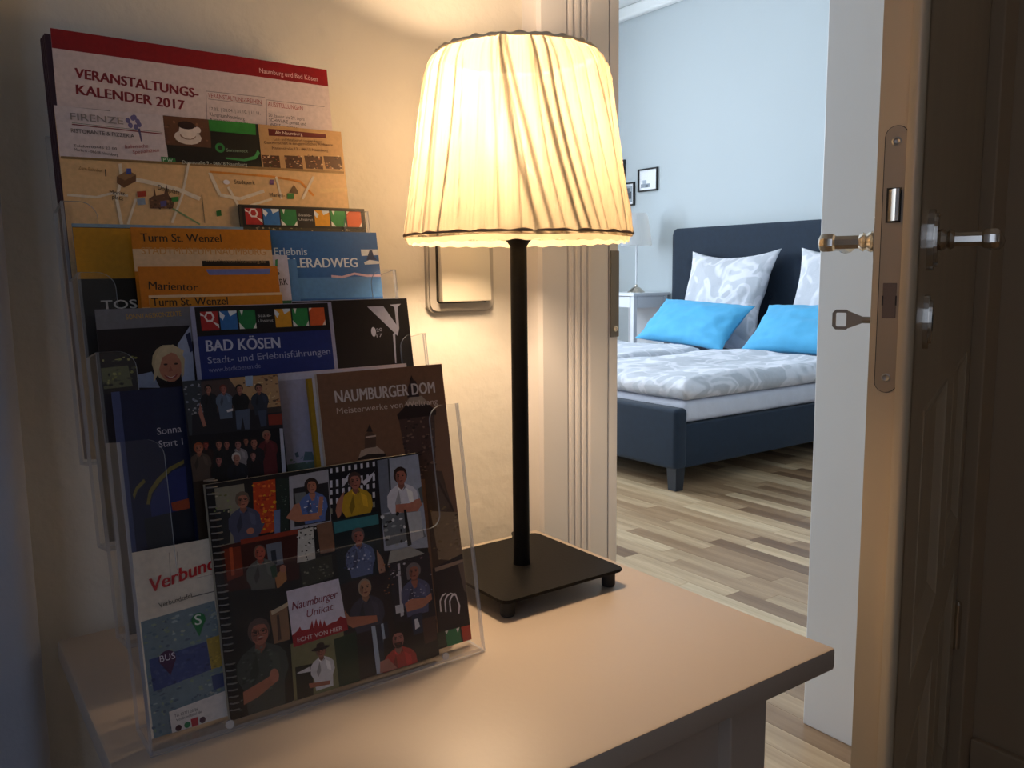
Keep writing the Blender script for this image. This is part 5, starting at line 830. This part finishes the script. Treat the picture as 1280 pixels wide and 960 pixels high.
bd = [(i, 0) for i in range(nx)]+[(nx, j) for j in range(nz)]+[(i, nz) for i in range(nx, 0, -1)]+[(0, j) for j in range(nz, 0, -1)]
for k in range(len(bd)):
    a, b = bd[k], bd[(k+1) % len(bd)]
    bm.faces.new((A[a[0]][a[1]], A[b[0]][b[1]], C[b[0]][b[1]], C[a[0]][a[1]]))
bmesh.ops.recalc_face_normals(bm, faces=bm.faces[:])
bmesh.ops.transform(bm, matrix=Bi @ Matrix.Translation((BX1-.05, (BY0+BY1)/2, 0)), verts=bm.verts[:])
obj('headboard', bm, M['navy'], bed, smooth=True, angle=R(50))
for by, bz in btn:
    bm = bmesh.new(); bmesh.ops.create_uvsphere(bm, u_segments=8, v_segments=5, radius=.011, matrix=Bi @ Matrix.Translation((BX1-.083, (BY0+BY1)/2+by, bz)))
    obj('button', bm, M['navy'], bed, smooth=True)
obj('slat_base', B(BX0+.09, BY0+.065, .20, BX1-.115, BY1-.065, .245, M=Bi), M['navyleg'], bed)
# mattresses
for i, (a, b) in enumerate(((BY0+.012, (BY0+BY1)/2-.004), ((BY0+BY1)/2+.004, BY1-.012))):
    o = obj('mattress', B(BX0+.10, a, .318, BX1-.112, b, .425, bev=.03, seg=4), M['mattress'], smooth=True, angle=R(60), cat='mattress',
            label=('white sheeted mattress on the near side of the bed' if i == 0 else 'white sheeted mattress on the far side of the bed'))
def duvet(name, label, x0, x1, y0, y1, z0, th, seed):
    bm = bmesh.new(); nx, ny = 70, 44; T, Bt = [], []
    for i in range(nx+1):
        a, b = [], []
        for j in range(ny+1):
            u, v_ = i/nx, j/ny
            ed = min(u, 1-u)*(x1-x0), min(v_, 1-v_)*(y1-y0); e = min(1, min(ed)/.07)
            x = x0+(x1-x0)*u+.012*noise.noise(Vector((v_*4, seed, 0))); y = y0+(y1-y0)*v_+.010*noise.noise(Vector((u*5, seed+3, 0)))
            n1 = noise.noise(Vector((u*3.2, v_*2.4, seed)))*.030+noise.noise(Vector((u*9, v_*7, seed)))*.010
            prof = math.sqrt(max(0, 1-(1-e)**2))
            # folded mid line: fuller towards the pillows
            a.append(bm.verts.new((x, y, z0+th*.5+(th*.5+n1*.8+.015*u)*prof)))
            b.append(bm.verts.new((x, y, z0+th*.5-(th*.5)*prof)))
        T.append(a); Bt.append(b)
    for i in range(nx):
        for j in range(ny):
            bm.faces.new((T[i][j], T[i+1][j], T[i+1][j+1], T[i][j+1])); bm.faces.new((Bt[i][j], Bt[i][j+1], Bt[i+1][j+1], Bt[i+1][j]))
    bmesh.ops.remove_doubles(bm, verts=bm.verts[:], dist=.0004)
    bmesh.ops.recalc_face_normals(bm, faces=bm.faces[:])
    return obj(name, bm, M['linen'], smooth=True, label=label, cat='duvet')
duvet('duvet', 'thick folded grey and white patterned duvet on the near half of the bed', BX0+.06, BX1-.80, BY0-.02, (BY0+BY1)/2-.03, .4265, .112, 1.3)
duvet('duvet', 'grey and white patterned duvet on the far half of the bed, behind the nearer one', BX0+.06, BX1-.80, (BY0+BY1)/2+.02, BY1+.02, .4265, .112, 5.1)
def pillow(name, label, m, W_, H_, T_, loc, rot, cat, pinch=.10, seed=0):
    bm = bmesh.new(); n = 36; T, Bt = [], []
    for i in range(n+1):
        a, b = [], []
        for j in range(n+1):
            u, v_ = 2*i/n-1, 2*j/n-1
            k = 1-pinch*(1-v_*v_) if abs(u) > 0 else 1
            x = u*W_/2*(1-pinch*(1-v_**2)*abs(u)**2); z = v_*H_/2*(1-pinch*(1-u**2)*abs(v_)**2)
            t = T_/2*max(0, (1-abs(u)**2.4))**.55*max(0, (1-abs(v_)**2.4))**.55
            t += (.012*noise.noise(Vector((u*2.5, v_*2.5, seed)))+.006*noise.noise(Vector((u*7, v_*5, seed))))*min(1, t/.02)
            a.append(bm.verts.new((x, -t-.002, z))); b.append(bm.verts.new((x, t+.002, z)))
        T.append(a); Bt.append(b)
    for i in range(n):
        for j in range(n):
            bm.faces.new((T[i][j], T[i+1][j], T[i+1][j+1], T[i][j+1])); bm.faces.new((Bt[i][j], Bt[i][j+1], Bt[i+1][j+1], Bt[i+1][j]))
    bd = [(i, 0) for i in range(n)]+[(n, j) for j in range(n)]+[(i, n) for i in range(n, 0, -1)]+[(0, j) for j in range(n, 0, -1)]
    for k in range(len(bd)):
        a, b = bd[k], bd[(k+1) % len(bd)]; bm.faces.new((T[a[0]][a[1]], T[b[0]][b[1]], Bt[b[0]][b[1]], Bt[a[0]][a[1]]))
    bmesh.ops.recalc_face_normals(bm, faces=bm.faces[:])
    o = obj(name, bm, m, smooth=True, label=label, cat=cat); o.location = loc; o.rotation_euler = rot; return o
# rotation: face towards -x (foot of the bed), leaning back on the headboard
pillow('pillow', 'large grey and white patterned pillow propped on the headboard, fully in view', M['linen'], .80, .78, .20, (4.745, 4.06, .825), (R(-20), 0, R(-90)), 'pillow', .16, 2)
pillow('pillow', 'large grey and white patterned pillow partly hidden by the door jamb', M['linen'], .80, .78, .20, (4.745, 3.10, .825), (R(-20), 0, R(-90)), 'pillow', .16, 8)
pillow('bolster_cushion', 'bright turquoise oblong cushion nearer the nightstand', M['blue'], .86, .40, .16, (4.40, 4.02, .690), (R(-46), R(2), R(-94)), 'cushion', .08, 4)
pillow('bolster_cushion', 'bright turquoise oblong cushion cut off by the door jamb', M['blue'], .86, .40, .16, (4.40, 3.06, .690), (R(-46), R(-1), R(-90)), 'cushion', .08, 6)

# nightstand beside the bed
ns = root('nightstand', 'white nightstand with slim square legs beside the bed', 'nightstand', (4.84, 5.07, 0))
obj('top', B(-.21, -.23, .855, .195, .22, .878, bev=.003), M['nswhite'], ns)
for x, y in ((-.195, -.215), (.145, -.215), (-.195, .17), (.145, .17)): obj('leg', B(x, y, .001, x+.035, y+.035, .8545), M['nswhite'], ns)
obj('drawer', B(-.197, -.175, .765, -.18, .165, .85, bev=.002), M['nswhite'], ns)
obj('knob', lathe(bmesh.new(), [(.004, 0), (.004, .008), (.010, .014), (.008, .020), (0, .022)], 16, Matrix.Translation((-.197, 0, .807)) @ Matrix.Rotation(R(-90), 4, 'Y')), M['chrome'], ns)
obj('side_board', B(-.155, -.213, .76, .14, -.203, .8545), M['nswhite'], ns)
obj('side_board', B(-.155, .193, .76, .14, .203, .8545), M['nswhite'], ns)
obj('back_board', B(.16, -.178, .25, .17, .168, .8545), M['nswhite'], ns)
obj('shelf', B(-.16, -.178, .25, .159, .168, .27), M['nswhite'], ns)
# nightstand lamp
nl = root('bedside_lamp', 'white shaded bedside lamp with a domed chrome foot on the nightstand', 'lamp', (4.82, 5.01, .8785))
obj('base', lathe(bmesh.new(), [(.072, 0), (.072, .004), (.06, .012), (.045, .028), (.03, .040), (.012, .048), (.010, .062), (.006, .066)], 32), M['chrome'], nl, smooth=True, angle=R(50))
obj('pole', lathe(bmesh.new(), [(.007, .064), (.007, .46)], 16), M['nswhite'], nl, smooth=True, angle=R(50))
shade('lamp_shade', .375, .63, .125, .085, nl, M['shade2'], 5, 6, .2, NA=96, NZ=8)

# framed pictures on the bedroom wall
def framed(label, y0, y1, z0, z1, kind):
    fr = root('picture_frame', label, 'picture', (5.0495, (y0+y1)/2, (z0+z1)/2))
    w2, h2, t = (y1-y0)/2, (z1-z0)/2, .012; bm = bmesh.new()
    box(bm, -.018, -w2, -h2, 0, -w2+t, h2); box(bm, -.018, w2-t, -h2, 0, w2, h2); box(bm, -.018, -w2+t, -h2, 0, w2-t, -h2+t); box(bm, -.018, -w2+t, h2-t, 0, w2-t, h2)
    obj('frame', bm, M['blackrub'], fr)
    p = Pic(); bm = bmesh.new(); cl_ = bm.loops.layers.float_color.new('ink')
    def q(a, b, c_, d_, col, x):
        f = bm.faces.new([bm.verts.new(v_) for v_ in ((x, a, b), (x, a, d_), (x, c_, d_), (x, c_, b))])
        for l in f.loops: l[cl_] = (*hx(col), 1)
    q(-w2+t, -h2+t, w2-t, h2-t, 'f2f2f6', -.006)
    if kind == 1:
        q(-.02, -.06, w2-.03, -.03, '8a94a0', -.0065); q(.02, -.03, w2-.05, .0, 'a8b0bc', -.0066); q(.0, -.06, .03, -.04, '5c6670', -.0068)
    else:
        q(-w2+.03, -h2+.03, w2-.03, h2-.03, '9aa2a8', -.0065); q(-w2+.04, -.04, w2-.05, .02, '3c4248', -.0067); q(-.02, .01, .03, .05, '5c6268', -.0068)
    p.bm.free(); obj('picture', bm, M['print'], fr)
framed('small black-framed pale landscape picture, rightmost of the three on the blue wall', 5.0, 5.225, 1.70, 1.885, 1)
framed('small black-framed picture with a dark motif, lowest of the three on the blue wall', 5.268, 5.43, 1.598, 1.79, 0)
framed('small black-framed picture mostly behind the lamp shade, highest of the three', 5.387, 5.57, 1.80, 1.985, 0)
